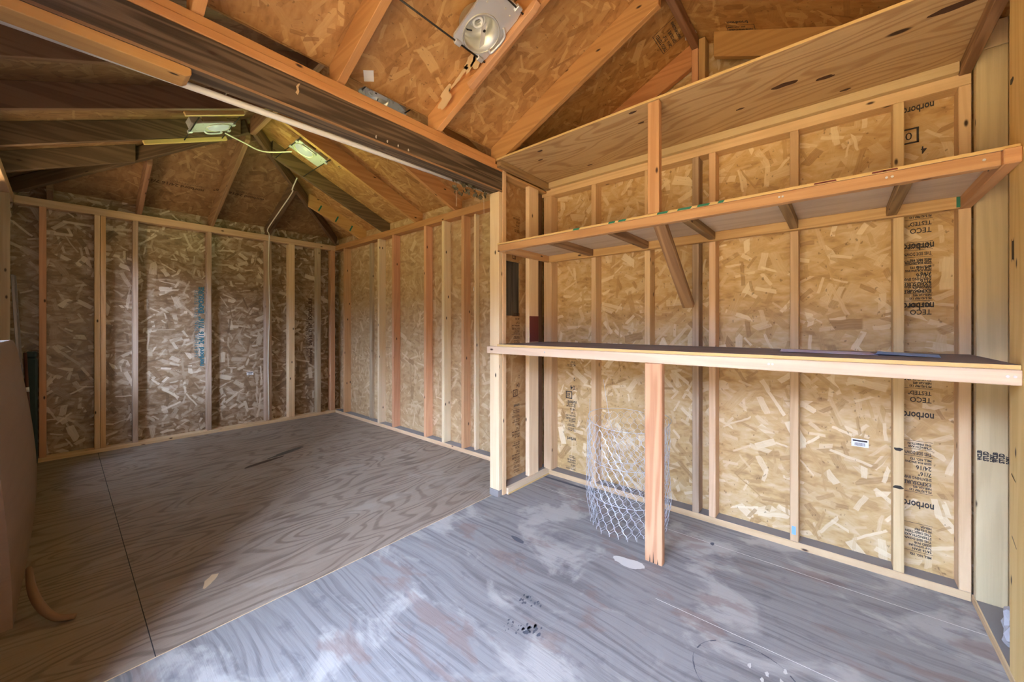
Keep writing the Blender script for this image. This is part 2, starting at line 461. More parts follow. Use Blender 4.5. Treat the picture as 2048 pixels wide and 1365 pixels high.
for y in (WY0 - .03, WY1): block('window_jamb', (XLO - .03, y, WZ0 + .001), (XLO + .02, y + .03, WZ1 - .001), M['plate'], wn)
prism('wall_left_gable', [(YFO, ZD), (DOOR1, ZD), (DOOR1, 2.47), (1.92, 2.47), (YR, ZFR), (YFO, ZFR - TS * (YR - YFO))], .011,
      frame((XLO, 0, 0), (0, 1, 0), (0, 0, 1)), M['osb_roof'], bev=0, kind='structure')
struct('wall_left_jamb', (XLO - .011, YFO, 0), (XLO, DOOR0, ZD), M['osb_back'], axis=2)
wf = struct('wall_front', (XLO, YFO - .012, 0), (XO + .011, YFO, ZFR - TS * (YR - YFO)), M['ply_wall'], axis=2)
# roof decking
sheet('ceiling_front', [(XLO, 1.905, zfront(1.905)), (XO, 1.905, zfront(1.905)), (XO, YR, ZFR), (XLO, YR, ZFR)], -.011, M['osb_roof'], (1, 0, 0), kind='structure')
sheet('ceiling_front_far', [(XLO, YR, ZFR), (XO, YR, ZFR), (XO, YFO, ZFR - TS * (YR - YFO)), (XLO, YFO, ZFR - TS * (YR - YFO))], -.011, M['osb_roof'], (1, 0, 0), kind='structure')
def zb(x): return ZP + TB * (XB - x) + DV
ZRD = ZR + DV
e = .09
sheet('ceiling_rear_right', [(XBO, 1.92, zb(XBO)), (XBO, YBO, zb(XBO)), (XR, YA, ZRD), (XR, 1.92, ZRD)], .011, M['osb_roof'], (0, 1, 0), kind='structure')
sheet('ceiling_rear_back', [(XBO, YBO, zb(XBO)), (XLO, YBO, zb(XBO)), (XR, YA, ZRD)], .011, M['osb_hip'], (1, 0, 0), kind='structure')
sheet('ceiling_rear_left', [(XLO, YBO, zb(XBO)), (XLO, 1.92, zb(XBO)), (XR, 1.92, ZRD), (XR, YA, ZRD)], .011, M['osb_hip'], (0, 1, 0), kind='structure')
sheet('wall_gable', [(XLO, 1.92, 2.478), (XBO, 1.92, 2.478), (XR, 1.92, ZRD)], .011, M['osb_roof'], (1, 0, 0), kind='structure')

# ------------------------------------------------------------------ wall framing
N = dict(category='stud')
def stud(lo, hi, mat, label, parent=None, **kw):
    return block('wall_stud', lo, hi, M[mat], None, label=label, category='stud', **kw)

# shelf wall
bp = block('wall_plate', (XW, YF, 0), (XO, 1.93, .038), [M['plate']], label='long bottom plate on the floor under the shelves', category='plate')
block('dusty_top', (XW + .003, YF, .0378), (XO, 1.93, .0388), M['plate_top'], bp, 0)
block('wall_plate', (XW, YF, 2.262), (XO, 1.93, ZP - .002), M['plate'], label='top plate of the shelf wall just under the highest shelf', category='plate')
SH = [(1.775, 1.851, 'stud', 'double wall stud in the corner beside the narrow stub wall'),
      (1.378, 1.416, 'stud', 'wall stud behind the left side of the wire mesh roll'),
      (.973, 1.011, 'stud', 'wall stud rising behind the middle of the wire mesh roll'),
      (.668, .706, 'grey', 'wall stud with a split pointed foot, right of the diagonal brace'),
      (.573, .611, 'stud', 'knotty wall stud paired close to the one with a pointed foot'),
      (.169, .207, 'plate', 'wall stud with a blue tag near its foot'),
      (-.230, -.192, 'plate', 'wall stud just left of the printed black lettering strip'),
      (-.436, -.398, 'stud', 'corner wall stud just right of the printed black lettering strip')]
for a, b, m, lab in SH:
    s = stud((XW, a, .039), (XO, b, 2.261), m, lab)
    if 'blue tag' in lab:
        decal('blue_tag', [[(-.009, 0), (.009, 0), (.009, .045), (-.009, .045)]], on_wall((XW - .0006, .19, .075), (0, -1, 0), (0, 0, 1)), M['blue'], s)
    if 'left of the printed' in lab:
        decals('dark_knot', [[(x, z) for x, z in blob(.016, .009, seed=3)], [(x, z + .18) for x, z in blob(.014, .009, seed=8)]],
              on_wall((XW - .0006, -.21, .44), (0, -1, 0), (0, 0, 1)), M['dark'], s)
# gable above the shelf wall
block('gable_post', (XW, .672, ZP), (XO, .710, 2.94), M['fir'], label='short post standing under the ridge board at the gable', category='post')
block('gable_post', (XW, .630, ZP), (XO, .6685, 2.99), M['rail'], label='short post beside the ridge board, right one of the pair', category='post')

# front wall, right of the picture
fp = block('wall_plate', (1.0, YFO, 0), (XW - .002, YF, .038), M['plate'], label='bottom plate along the front wall at the lower right', category='plate')
block('dusty_top', (1.0, YFO, .0378), (XW - .002, YF - .004, .0388), M['plate_top'], fp, 0)
y2 = block('door_post', (1.84, YFO + .002, .039), (2.08, YF, 2.36), M['yellow'], label='broad yellow pine post at the right edge beside the shelves', category='post')
decal('dark_knot', [blob(.016, .012, seed=4)], on_wall((2.055, YF + .0006, 2.02), (-1, 0, 0), (0, 0, 1)), M['dark'], y2)
decal('staple_mark', [[(-.012, -.04), (-.004, -.032), (.004, -.032), (.012, -.04), (.012, .04), (.004, .03), (-.004, .03), (-.012, .04)]],
      on_wall((2.045, YF + .0006, 1.455), (-1, 0, 0), (0, 0, 1)), M['dark'], y2)
decals('crack', [[(-.02, .006), (.022, -.010), (.022, -.006), (-.02, .011)], [(-.015, -.20), (.03, -.225), (.03, -.22), (-.015, -.194)]],
      on_wall((2.04, YF + .0006, .70), (-1, 0, 0), (0, 0, 1)), M['dark'], y2)
cs1 = stud((2.515, YFO + .001, .039), (2.553, YF - .002, 2.365), 'cornerlum', 'broad weathered stud with grade stamps in the right corner by the lettering strip')
block('corner_block', (2.515, YFO + .001, 2.367), (2.555, YF - .002, 2.474), M['cornerlum'], label='short block on top of the corner stud with grade stamps', category='block')
for dy in (-.464, -.506):
    bmg = bmesh.new(); text_polys(bmg, 'WCLIB', .017, -.024, .010, bold=.0012, squash=.8); text_polys(bmg, 'STUD', .020, -.024, -.008, bold=.0012, squash=.8); text_polys(bmg, 'S-DRY', .014, -.024, -.022, bold=.001, squash=.8)
    obj('grade_stamp', mesh_from(bmg, 'grade_stamp', M['ink']), cs1, on_wall((2.5145, dy, .66), (0, 0, 1), (0, 1, 0)))
bmc = bmesh.new(); rr = random.Random(3)
bmesh.ops.create_icosphere(bmc, subdivisions=3, radius=.06)
for v in bmc.verts:
    k = 1 + .35 * math.sin(9 * v.co.x * 10 + 3) * math.cos(70 * v.co.z) + rr.uniform(-.12, .12)
    v.co = Vector((v.co.x * 1.0 * k, v.co.y * .42 * k, v.co.z * 1.15 * k))
bmc.normal_update()
obj('crumpled_cloth', mesh_from(bmc, 'cloth', M['cloth']), None, Matrix.Translation((2.22, -.478, .098)),
    label='crumpled grey cloth lying on the front bottom plate', category='cloth')

# stub wall carrying the beam
YS = YBEAM
block('trimmer_stud', (1.99, YS, .047), (2.027, YBK, 2.153), M['pale'], label='pale stud standing directly under the dark beam end', category='stud')
king = block('king_stud', (2.0275, YS - .004, .003), (2.065, YBK, 2.332), M['stud'], label='stud rising past the dark beam end beside the pale one', category='stud')
block('sill_block', (1.985, YS + .004, 0), (2.027, YBK, .046), M['plate_top'], label='small dusty block under the pale beam stud', category='block')
spb = block('wall_plate', (2.066, YS - .02, 0), (2.568, YBK, .045), M['fascia'], label='short bottom plate of the stub wall beside the beam stud', category='plate')
block('dusty_top', (2.068, YS + .012, .0446), (2.568, YBK, .0456), M['plate_top'], spb, 0)
block('yellow_edge', (2.066, YS - .023, .002), (2.568, YS - .0202, .013), M['ply_edge'], spb, 0)
fl = block('flat_stud', (2.335, YS, .046), (2.455, YS + .038, 2.286), M['pale'], label='wide flat stud in the stub wall, partly painted dark red', category='stud')
decal('red_patch', [[(-.058, 0), (.058, 0), (.058, .20), (-.058, .20)]], on_wall((2.395, YS - .0008, 1.083), (1, 0, 0), (0, 0, 1)), M['red'], fl)
block('stub_stud', (2.46, YS + .045, .046), (2.565, YBK, 2.286), M['rafter_dark'], label='dark stud deep in the gap beside the wide flat stud', category='stud')
block('wall_plate', (2.066, YS + .002, 2.288), (2.569, YBK, 2.3065), M['rail'], label='short top plate of the stub wall under the highest shelf', category='plate')
HX0, HX1, HZ0, HZ1 = 2.10, 2.33, 1.285, 1.70
ws = struct('wall_stub', (2.0655, YBK, 0), (XO, YBK + .011, HZ0), M['osb_stub'], axis=2)
struct('wall_stub_top', (2.0655, YBK, HZ1), (XO, YBK + .011, 2.477), M['osb_stub'], axis=2)
struct('wall_stub_side', (2.0655, YBK, HZ0 + .0005), (HX0, YBK + .011, HZ1 - .0005), M['osb_stub'], axis=2)
struct('wall_stub_edge', (HX1, YBK, HZ0 + .0005), (XO, YBK + .011, HZ1 - .0005), M['osb_stub'], axis=2)
for i, (a, b) in enumerate(((2.066, 2.19), (2.194, 2.262), (2.266, 2.36))):
    block('weathered_plank', (a, 1.945, 0), (b, 1.968, 1.78), M['oldplank' if i else 'brace'], label=['leftmost weathered plank seen through the cut-out in the stub wall', 'middle weathered plank seen through the cut-out in the stub wall',
          'rightmost weathered plank seen through the cut-out in the stub wall'][i], category='plank')
decal('red_patch', [[(0, 0), (.06, 0), (.06, .20), (0, .20)]], on_wall((2.068, YBK - .0008, 1.08), (1, 0, 0), (0, 0, 1)), M['red'], ws)

# side wall of the rear room
bp2 = block('wall_plate', (XB, 1.925, 0), (XBO, YB - .001, .038), M['plate'], label='bottom plate along the side wall of the rear room', category='plate')
block('dusty_top', (XB + .003, 1.925, .0378), (XBO, YB - .001, .0388), M['plate_top'], bp2, 0)
block('wall_plate', (XB, 1.925, 2.264), (XBO, YB - .001, ZP - .002), M['rafter'], label='top plate along the side wall of the rear room', category='plate')
ords = [((5.095, 5.133), 'fir', 'orange side-wall stud next to the far corner'),
        ((4.225, 4.263), 'pale', 'pale side-wall stud, second from the far corner'),
        ((3.912, 3.950), 'fir', 'knotty orange side-wall stud, third from the far corner'),
        ((3.307, 3.345), 'fir', 'reddish side-wall stud, fourth from the far corner'),
        ((3.012, 3.050), 'pale', 'pale side-wall stud, second from the stub wall'),
        ((2.720, 2.758), 'fir', 'reddish side-wall stud nearest the stub wall')]
for (a, b), m, lab in ords: stud((XB, a, .039), (XBO, b, 2.263), m, lab)
stud((XBO - .03, 4.49, .039), (XBO, 4.56, 2.263), 'grey', 'thin grey backing board set deep between side-wall studs')
stud((XBO - .05, 2.60, .039), (XBO, 2.625, 2.263), 'pale', 'thin pale batten beside the side-wall stud nearest the stub wall')

# rear wall
block('wall_plate', (XL, YB, 0), (XBO, YBO, .038), M['plate'], label='bottom plate along the rear wall', category='plate')
block('wall_plate', (XL, YB, 2.264), (XBO, YBO, ZP - .002), M['plate'], label='top plate along the rear wall under the hip roof', category='plate')
for a, b, m, lab in [(-.135, -.093, 'fir', 'rear-wall stud at the far left beside the dark upright case'),
                     (.197, .234, 'stud', 'rear-wall stud, left half of the doubled pair'),
                     (.236, .272, 'fir', 'rear-wall stud, right half of the doubled pair'),
                     (.457, .497, 'grey', 'greyish rear-wall stud right of the doubled pair'),
                     (1.05, 1.09, 'grey', 'rear-wall stud just right of the teal lettering'),
                     (1.625, 1.69, 'grey', 'wide rear-wall stud with a white cable running down it'),
                     (1.885, 1.955, 'stud', 'broad knotty rear-wall stud right of the cable stud'),
                     (2.235, 2.285, 'grey', 'knotty rear-wall stud just right of the dark lettering'),
                     (2.42, 2.478, 'fir', 'rear-wall corner stud in the far right corner')]:
    stud((a, YB, .039), (b, YBO, 2.263), m, lab)

# left wall
block('wall_plate', (XLO, DOOR1 + .002, 0), (XL, YB - .001, .038), M['plate'], label='bottom plate along the dim left wall', category='plate')
block('wall_plate', (XLO, DOOR1 + .002, 2.264), (XL, YB - .001, ZP - .002), M['plate'], label='top plate along the dim left wall', category='plate')
for y, lab in ((5.0, 'left-wall stud nearest the rear corner'),):
    stud((XLO, y, .039), (XL, y + .038, 2.263), 'grey', lab)

# ------------------------------------------------------------------ beam over the opening
block('ceiling_beam', (XLO, YBEAM, 2.155), (2.026, YBK, 2.297), M['beam'], label='dark weathered beam crossing the opening between the two rooms', category='beam')
B = D.objects['ceiling_beam']
block('worn_lip', (XLO, YBEAM - .0015, 2.155), (2.026, YBEAM, 2.166), M['brace'], B, .001)
decal('pale_chip', [[(0, 0), (.006, .014), (.003, .03), (.012, .045), (.02, .05), (.012, .03), (.016, .012), (.01, -.006)]], on_wall((.665, YBEAM - .0006, 2.23), (1, 0, 0), (0, 0, 1)), M['bark'], B)
decal('white_scuff', [[(x + .5 * i * .13, z) for x, z in blob(.004, .008, seed=i)] for i in range(4)], on_wall((1.05, YBEAM - .0022, 2.18), (1, 0, 0), (0, 0, 1)), M['dust'], B)
block('beam_plate', (XLO, YBEAM - .003, 2.298), (2.026, YBK, 2.3325), M['orange'], label='orange plate lying directly on the dark beam', category='plate')
block('beam_plate', (XLO, YBEAM, 2.3335), (1.955, YBK, 2.368), M['orange'], label='upper orange plate on the beam that carries the rafters', category='plate')
prism('underside_board', [(XL, 2.117), (.295, 2.117), (.31, 2.130), (.31, 2.150), (.303, 2.154), (XL, 2.154)], .092, Matrix.Translation((0, YBEAM, 0)), M['orange'],
      label='orange board fixed flat under the left part of the dark beam', category='board')
# white pipe below the beam
p0, p1 = Vector((-.2, 1.925, 2.127)), Vector((2.06, 1.925, 2.172))
def pp(x): return p0 + (p1 - p0) * ((x - p0.x) / (p1.x - p0.x))
tube('pipe', [p0, p1], .0135, M['pvc'], seg=16, label='white plastic pipe hanging along the back of the dark beam', category='pipe')
for x, lab in ((.44, 'thin white hook over the pipe near the orange board end'), (.93, 'thin white hook over the pipe near its middle')):
    c = pp(x)
    tube('pipe_hook', [c + Vector((0, .02 * math.cos(a) - .004, .006 + .02 * math.sin(a))) for a in [i * .35 - 1.2 for i in range(12)]], .0018, M['cable'], seg=6, label=lab, category='hook')
# dried leaves hung on the pipe end
rl = random.Random(11)
for k, (x, n, lab) in enumerate(((1.66, 9, 'small dried leaf sprig hanging left on the pipe end'), (1.74, 16, 'dried leaf bunch hanging from the pipe, second from the left'),
                                 (1.83, 22, 'largest dried leaf bunch hanging on the pipe end'), (1.915, 10, 'dried leaf bunch hanging next to the beam stud'))):
    c = pp(x) + Vector((0, -.03, -.01)); e_ = empty('dried_leaves', c, lab, 'dried leaves', 'dried leaves on the pipe')
    tube('stem', [pp(x) + Vector((0, -.012, .012)), c, c + Vector((.004, 0, -.05))], .0016, M['leaf'], e_, seg=5)
    bml = bmesh.new()
    for i in range(n):
        a = rl.uniform(0, 6.28); r = rl.uniform(.004, .036); z = rl.uniform(-.075, .018)
        q = c + Vector((math.cos(a) * r, math.sin(a) * r * .6, z)); L = rl.uniform(.022, .040)
        d = Vector((rl.uniform(-1, 1), rl.uniform(-.6, .6), rl.uniform(-1, .3))).normalized(); s = d.cross(Vector((rl.uniform(-1, 1), 1, rl.uniform(-1, 1)))).normalized()
        nn = d.cross(s)
        vs = [bml.verts.new(q + d * L * t + s * w * L + nn * L * h_) for t, w, h_ in ((0, 0, 0), (.3, .28, .1), (.65, .3, .05), (1, 0, .2), (.65, -.3, .1), (.3, -.28, 0))]
        mid = bml.verts.new(q + d * L * .5 - nn * L * .12)
        for i2 in range(6): bml.faces.new((vs[i2], vs[(i2 + 1) % 6], mid))
    bmesh.ops.translate(bml, vec=-c, verts=bml.verts)
    obj('foliage', mesh_from(bml, 'foliage', M['leaf']), e_, Matrix.Translation(c))
    if k in (0, 3):
        tube('string', [c + Vector((0, 0, -.03)), c + Vector((.002, 0, -.17))], .0009, M['cable'], e_, seg=5)

# ------------------------------------------------------------------ front roof timbers
def rafter_front(x, mat, label, y_end=YR + .02):
    L = 1.81 - y_end; zt = ZS
    poly = [(-.09, 0), (0, 0), (L, TS * L), (L, TS * L + DV - .001), (-.09, -.09 * TS + DV - .001)]
    return prism('roof_rafter', poly, .038, frame((x + .038, 1.81, zt), (0, -1, 0), (0, 0, 1)) , M[mat], label=label, category='rafter')
RF = [(.27, 'orange', 'orange rafter end resting on the beam at the top left'),
      (.81, 'rafter', 'orange rafter on the beam with a pale block near its top'),
      (1.40, 'rafter', 'orange rafter with peeled pale patches beside the big recessed lamp'),
      (1.955, 'rafter', 'reddish rafter running up from the beam end')]
RO = [rafter_front(*a) for a in RF]
for i, (s, z, rx, rz) in enumerate(((.12, .065, .045, .030), (.24, .080, .050, .012), (.33, .085, .040, .022), (.37, .055, .030, .026), (.47, .085, .055, .014))):
    y = 1.81 - s
    mwp = on_wall((1.3993, y, ZS + TS * s + z), (0, -.912, .41), (0, .41, .912))
    decal('peeled_patch', [blob(rx * 1.45, rz * 1.45, seed=20 + i, rough=.45)], mwp, M['bark'], RO[2])
bx = frame((1.402, 1.50, ZS + TS * .31 - .036), (0, -1, TS), (0, 0, 1))
prism('rafter_strip', [(0, 0), (.47, 0), (.50, .012), (.50, .033), (0, .033)], .034, bx, M['fir'],
      label='pale strip nailed under the rafter beside the big recessed lamp', category='strip')
block('rafter_block', (.852, 1.22, 2.59), (.94, 1.40, 2.63), M['pale'], label='pale block beside the upper end of an orange rafter', category='block')
# gable rafters
prism('roof_rafter', [(0.02, TS * .02), (1.10, TS * 1.10), (1.10, TS * 1.10 + DV - .001), (0.02, TS * .02 + DV - .001)], .038, frame((2.608, 1.81, ZS), (0, -1, 0), (0, 0, 1)), M['rafter'],
      label='gable rafter above the left end of the highest shelf', category='rafter')
prism('roof_rafter', [(0.0, 0), (1.10, TS * 1.10), (1.10, TS * 1.10 + DV - .001), (0.0, DV - .001)], .038, frame((2.571, YFO + .002, ZFR - TS * (YR - YFO) - DV + .001), (0, 1, 0), (0, 0, 1)), M['rafter'],
      label='far gable rafter sloping down toward the front wall', category='rafter')
block('ridge_board', (XLO, .672, 2.945), (2.608, .710, ZFR - .012), M['rafter_brown'], label='ridge board at the top of the front roof', category='ridge board')

# ------------------------------------------------------------------ rear roof timbers
def rafter_side(side, y, mat, label, run, end_cut=0):
    poly = [(-.09, 0), (0, 0), (run, TB * run), (run, TB * run + DV - .001), (-.09, -.09 * TB + DV - .001)]
    if side > 0: mw = frame((XB, y - .038, ZP), (-1, 0, 0), (0, 0, 1)) @ Matrix.Translation((0, -.038, 0))
    else: mw = frame((XL, y - .038, ZP), (1, 0, 0), (0, 0, 1))
    return prism('roof_rafter', poly, .038, mw, M[mat], label=label, category='rafter')
HALF = XB - XR
for y, m, lab in ((2.24, 'rafter', 'rear-room right rafter hidden mostly behind the pipe end'), (2.88, 'rafter', 'rear-room right rafter meeting the plate above the reddish studs'),
                  (3.52, 'rafter', 'reddish rear-room rafter right of the dark one'), (4.17, 'rafter_dark', 'dark rear-room rafter right of the small recessed lamp'),
                  (4.72, 'orange', 'orange rear-room rafter with three green paint strokes')):
    run = min(HALF - .02, YB - y - .03) if y > YA else HALF - .02
    r = rafter_side(1, y, m, lab, run)
    if m == 'orange':
        for s in (.14, .32, .52):
            decal('green_stroke', [[(-.009, .01), (.009, .01), (.013, .09), (-.005, .09)]], on_wall((XB - s, y - .0386, ZP + TB * s), (-.919, 0, .395), (.395, 0, .919)) @ Matrix.Diagonal((-1, 1, -1, 1)), M['green'], r)
for y, m, lab in ((2.17, 'rafter_brown', 'rear-room left rafter nearest the dark beam'), (2.80, 'rafter_brown', 'rear-room left rafter, second from the beam'),
                  (3.42, 'rafter_brown', 'rear-room left rafter just before the hooded lamp'),
                  (4.05, 'rafter_dark', 'dark rear-room left rafter just behind the hooded lamp'), (4.66, 'rafter_dark', 'short dark left rafter running into the hip')):
    run = min(HALF - .02, YB - y - .03) if y > YA else HALF - .02
    rafter_side(-1, y, m, lab, run)
for x, m, lab in ((-.11, 'rafter_dark', 'short jack rafter in the left corner of the rear roof'), (.466, 'rafter_brown', 'left one of the two long rafters on the rear slope'),
                  (1.054, 'rafter_brown', 'middle rafter of the rear slope reaching the roof peak'), (1.62, 'rafter_dark', 'dark short rafter on the rear slope with a white cable')):
    run = min(x - XL, XB - x) - .03
    run = max(run, .1)
    poly = [(-.09, 0), (0, 0), (run, TB * run), (run, TB * run + DV - .001), (-.09, -.09 * TB + DV - .001)]
    prism('roof_rafter', poly, .038, frame((x + .019, YB, ZP), (0, -1, 0), (0, 0, 1)), M[m], label=lab, category='rafter')
for c, lab in (((XB, YB), 'hip rafter rising from the far right corner'), ((XL, YB), 'hip rafter rising from the far left corner')):
    P0 = Vector((c[0], c[1], ZP + .012)); P1 = Vector((XR, YA, ZR + .012))
    d = (P1 - P0)
    board('hip_rafter', P0 + d * .005, P1 - d * .012, .038, .115, M['rafter_dark'], None, (0, 0, 1), 1.0, label=lab, category='rafter')
block('ridge_board', (XR - .019, 1.925, ZR - .01), (XR + .019, YA, ZRD - .022), M['rafter_brown'], label='ridge board at the top of the rear roof', category='ridge board')

# ------------------------------------------------------------------ shelves
US = empty('wall_shelf', (2.26, .69, 2.357), 'highest wall shelf, knotty plywood seen from below', 'shelf')
block('shelf_board', (1.96, YF + .002, 2.357), (XW, 1.816, 2.369), M['ply_shelf'], US, .001)
for i, (x, y, rx, ry) in enumerate(((1.997, .851, .022, .010), (2.13, .856, .018, .009), (2.04, 1.50, .022, .009), (2.15, 1.578, .018, .008), (2.336, .403, .02, .009), (2.24, .203, .050, .020), (2.297, .053, .036, .014), (2.093, -.31, .055, .022), (2.48, -.02, .022, .010), (2.447, 1.358, .02, .008))):
    decal('wood_knot', [blob(rx, ry, 20, .18, 40 + i)], Matrix.Translation((x, y, 2.3563)) @ Matrix.Rotation(math.pi / 2, 4, 'Z'), M['knot'], US)
block('front_edge', (1.9585, YF + .002, 2.3575), (1.9598, 1.816, 2.3685), M['ply_edge'], US, 0)
block('back_cleat', (XW - .038, -.397, 2.312), (XW - .0005, 1.778, 2.3565), M['ply_wall'], US)
block('side_cleat', (1.962, 1.780, 2.308), (XW - .001, 1.8155, 2.3565), M['brace'], US, label='brown cleat against the stub wall')
block('side_cleat', (1.962, YF + .001, 2.305), (XW - .001, -.398, 2.3565), M['brace'], US, label='brown cleat against the front wall')
block('hanger', (1.966, .698, 1.782), (2.004, .757, 2.3565), M['rail'], US, label='upright hanger board between the two shelves')

MS = empty('wall_shelf', (2.26, .69, 1.77), 'middle wall shelf on open joists with green paint strokes along its edge', 'shelf')
block('shelf_board', (1.966, YF + .002, 1.769), (XW - .001, 1.812, 1.780), M['ply_white'], MS, .001)
ed = block('front_edge', (1.9645, YF + .002, 1.7692), (1.9658, 1.812, 1.7798), M['ply_edge'], MS, 0)
fr = block('front_rail', (1.966, -.397, 1.722), (2.004, 1.812, 1.7685), M['rail'], MS)
block('back_rail', (XW - .038, -.397, 1.716), (XW - .001, 1.774, 1.7685), M['rail'], MS)
for y in (1.376, .967, .566, .168, -.202): block('joist', (2.005, y, 1.722), (XW - .039, y + .036, 1.7685), M['brace'], MS)
block('end_joist', (2.005, 1.776, 1.722), (XW - .001, 1.812, 1.7685), M['rail'], MS)
block('end_joist', (1.95, YF + .001, 1.718), (XW - .001, -.3975, 1.7685), M['rail'], MS)
greens = [(1.18, .05), (.955, .045), (.895, .05), (.68, .06), (.575, .07), (.49, .06), (.415, .03)]
decals('green_stroke', [[(-y - w / 2, .001), (-y + w / 2 - .008, .0), (-y + w / 2, .0105), (-y - w / 2 + .006, .011)] for y, w in greens],
      on_wall((1.9638, 0, 1.7692), (0, -1, 0), (0, 0, 1)), M['green'], MS)
decals('red_mark', [[(-y - .02, 0), (-y + .02, 0.0), (-y + .018, .006), (-y - .018, .006)] for y in (.06, .03, -.11, -.14)], on_wall((1.9638, 0, 1.771), (0, -1, 0), (0, 0, 1)), M['red'], MS)
decal('green_stroke', [[(-.004, 0), (.008, 0), (.008, .046), (-.004, .046)]], on_wall((XW - .0386, -.39, 1.72), (0, -1, 0), (0, 0, 1)), M['green'], MS)
def screws(x, ys, z, parent):
    for y in ys:
        bm = bmesh.new(); tube_bm(bm, [Vector((0, 0, 0)), Vector((-.0022, 0, 0))], .0042, 10)
        bmesh.ops.recalc_face_normals(bm, faces=bm.faces)
        obj('screw_head', mesh_from(bm, 'screw_head', M['metal']), parent, Matrix.Translation((x, y, z)))
screws(1.966, (.195, .183, -.13, -.145, -.36), 1.748, MS)
board('diagonal_brace', (2.015, .715, 1.752), (2.44, .69, 1.325), .062, .038, M['brace'], MS, (1, 0, 1), label='dark weathered diagonal brace')

WB = empty('workbench', (2.26, .69, 0), 'long narrow wall bench with dusty top and pale front board', 'bench')
block('bench_top', (1.962, YF + .002, 1.064), (XW - .001, 1.812, 1.079), M['bench'], WB, .001)
block('top_edge', (1.9605, YF + .002, 1.0645), (1.9618, 1.812, 1.0785), M['ply_edge'], WB, 0)
block('front_board', (1.951, YF + .001, 1.014), (1.989, 1.90, 1.0637), M['fascia'], WB)
block('back_rail', (XW - .038, YF + .002, 1.014), (XW - .001, 1.812, 1.0637), M['plate'], WB)
screws(1.951, (.23, .217, -.405, -.42, 1.40), 1.042, WB)
lg = block('leg', (1.945, .676, 0), (1.983, .763, 1.0137), M['post'], WB, label='reddish fir leg')
decal('foot_split', [[(-.02, 0), (-.014, 0), (-.016, .045)], [(-.002, 0), (.004, 0), (.0, .06)], [(.02, 0), (.026, 0), (.022, .03)]], on_wall((1.9443, .72, .002), (0, -1, 0), (0, 0, 1)), M['dark'], lg)
# papers on the bench
def paper(name, c, size, rot, mat, label, curl=.012):
    bm = bmesh.new(); nx, ny = 10, 8
    g = [[bm.verts.new((size[0] * (i / nx - .5), size[1] * (j / ny - .5), .0006 + curl * abs(i / nx - .5) ** 2 * 4 * (j / ny))) for j in range(ny + 1)] for i in range(nx + 1)]
    for i in range(nx):
        for j in range(ny): bm.faces.new((g[i][j], g[i + 1][j], g[i + 1][j + 1], g[i][j + 1]))
    for f in bm.faces: f.smooth = True
    o = obj(name, mesh_from(bm, name, mat), None, Matrix.Translation(c) @ Matrix.Rotation(rot, 4, 'Z'), label=label, category='paper')
    s = o.modifiers.new('thick', 'SOLIDIFY'); s.thickness = .0008; s.offset = 1
    return o
paper('paper_sheet', (2.33, .055, 1.0795), (.24, .34), math.radians(4), M['lilac'], 'lilac paper sheet lying on the bench top', .004)
paper('paper_sheet', (2.33, -.215, 1.0795), (.22, .19), math.radians(-6), M['blue'], 'bright blue paper sheet lying on the bench top', .006)
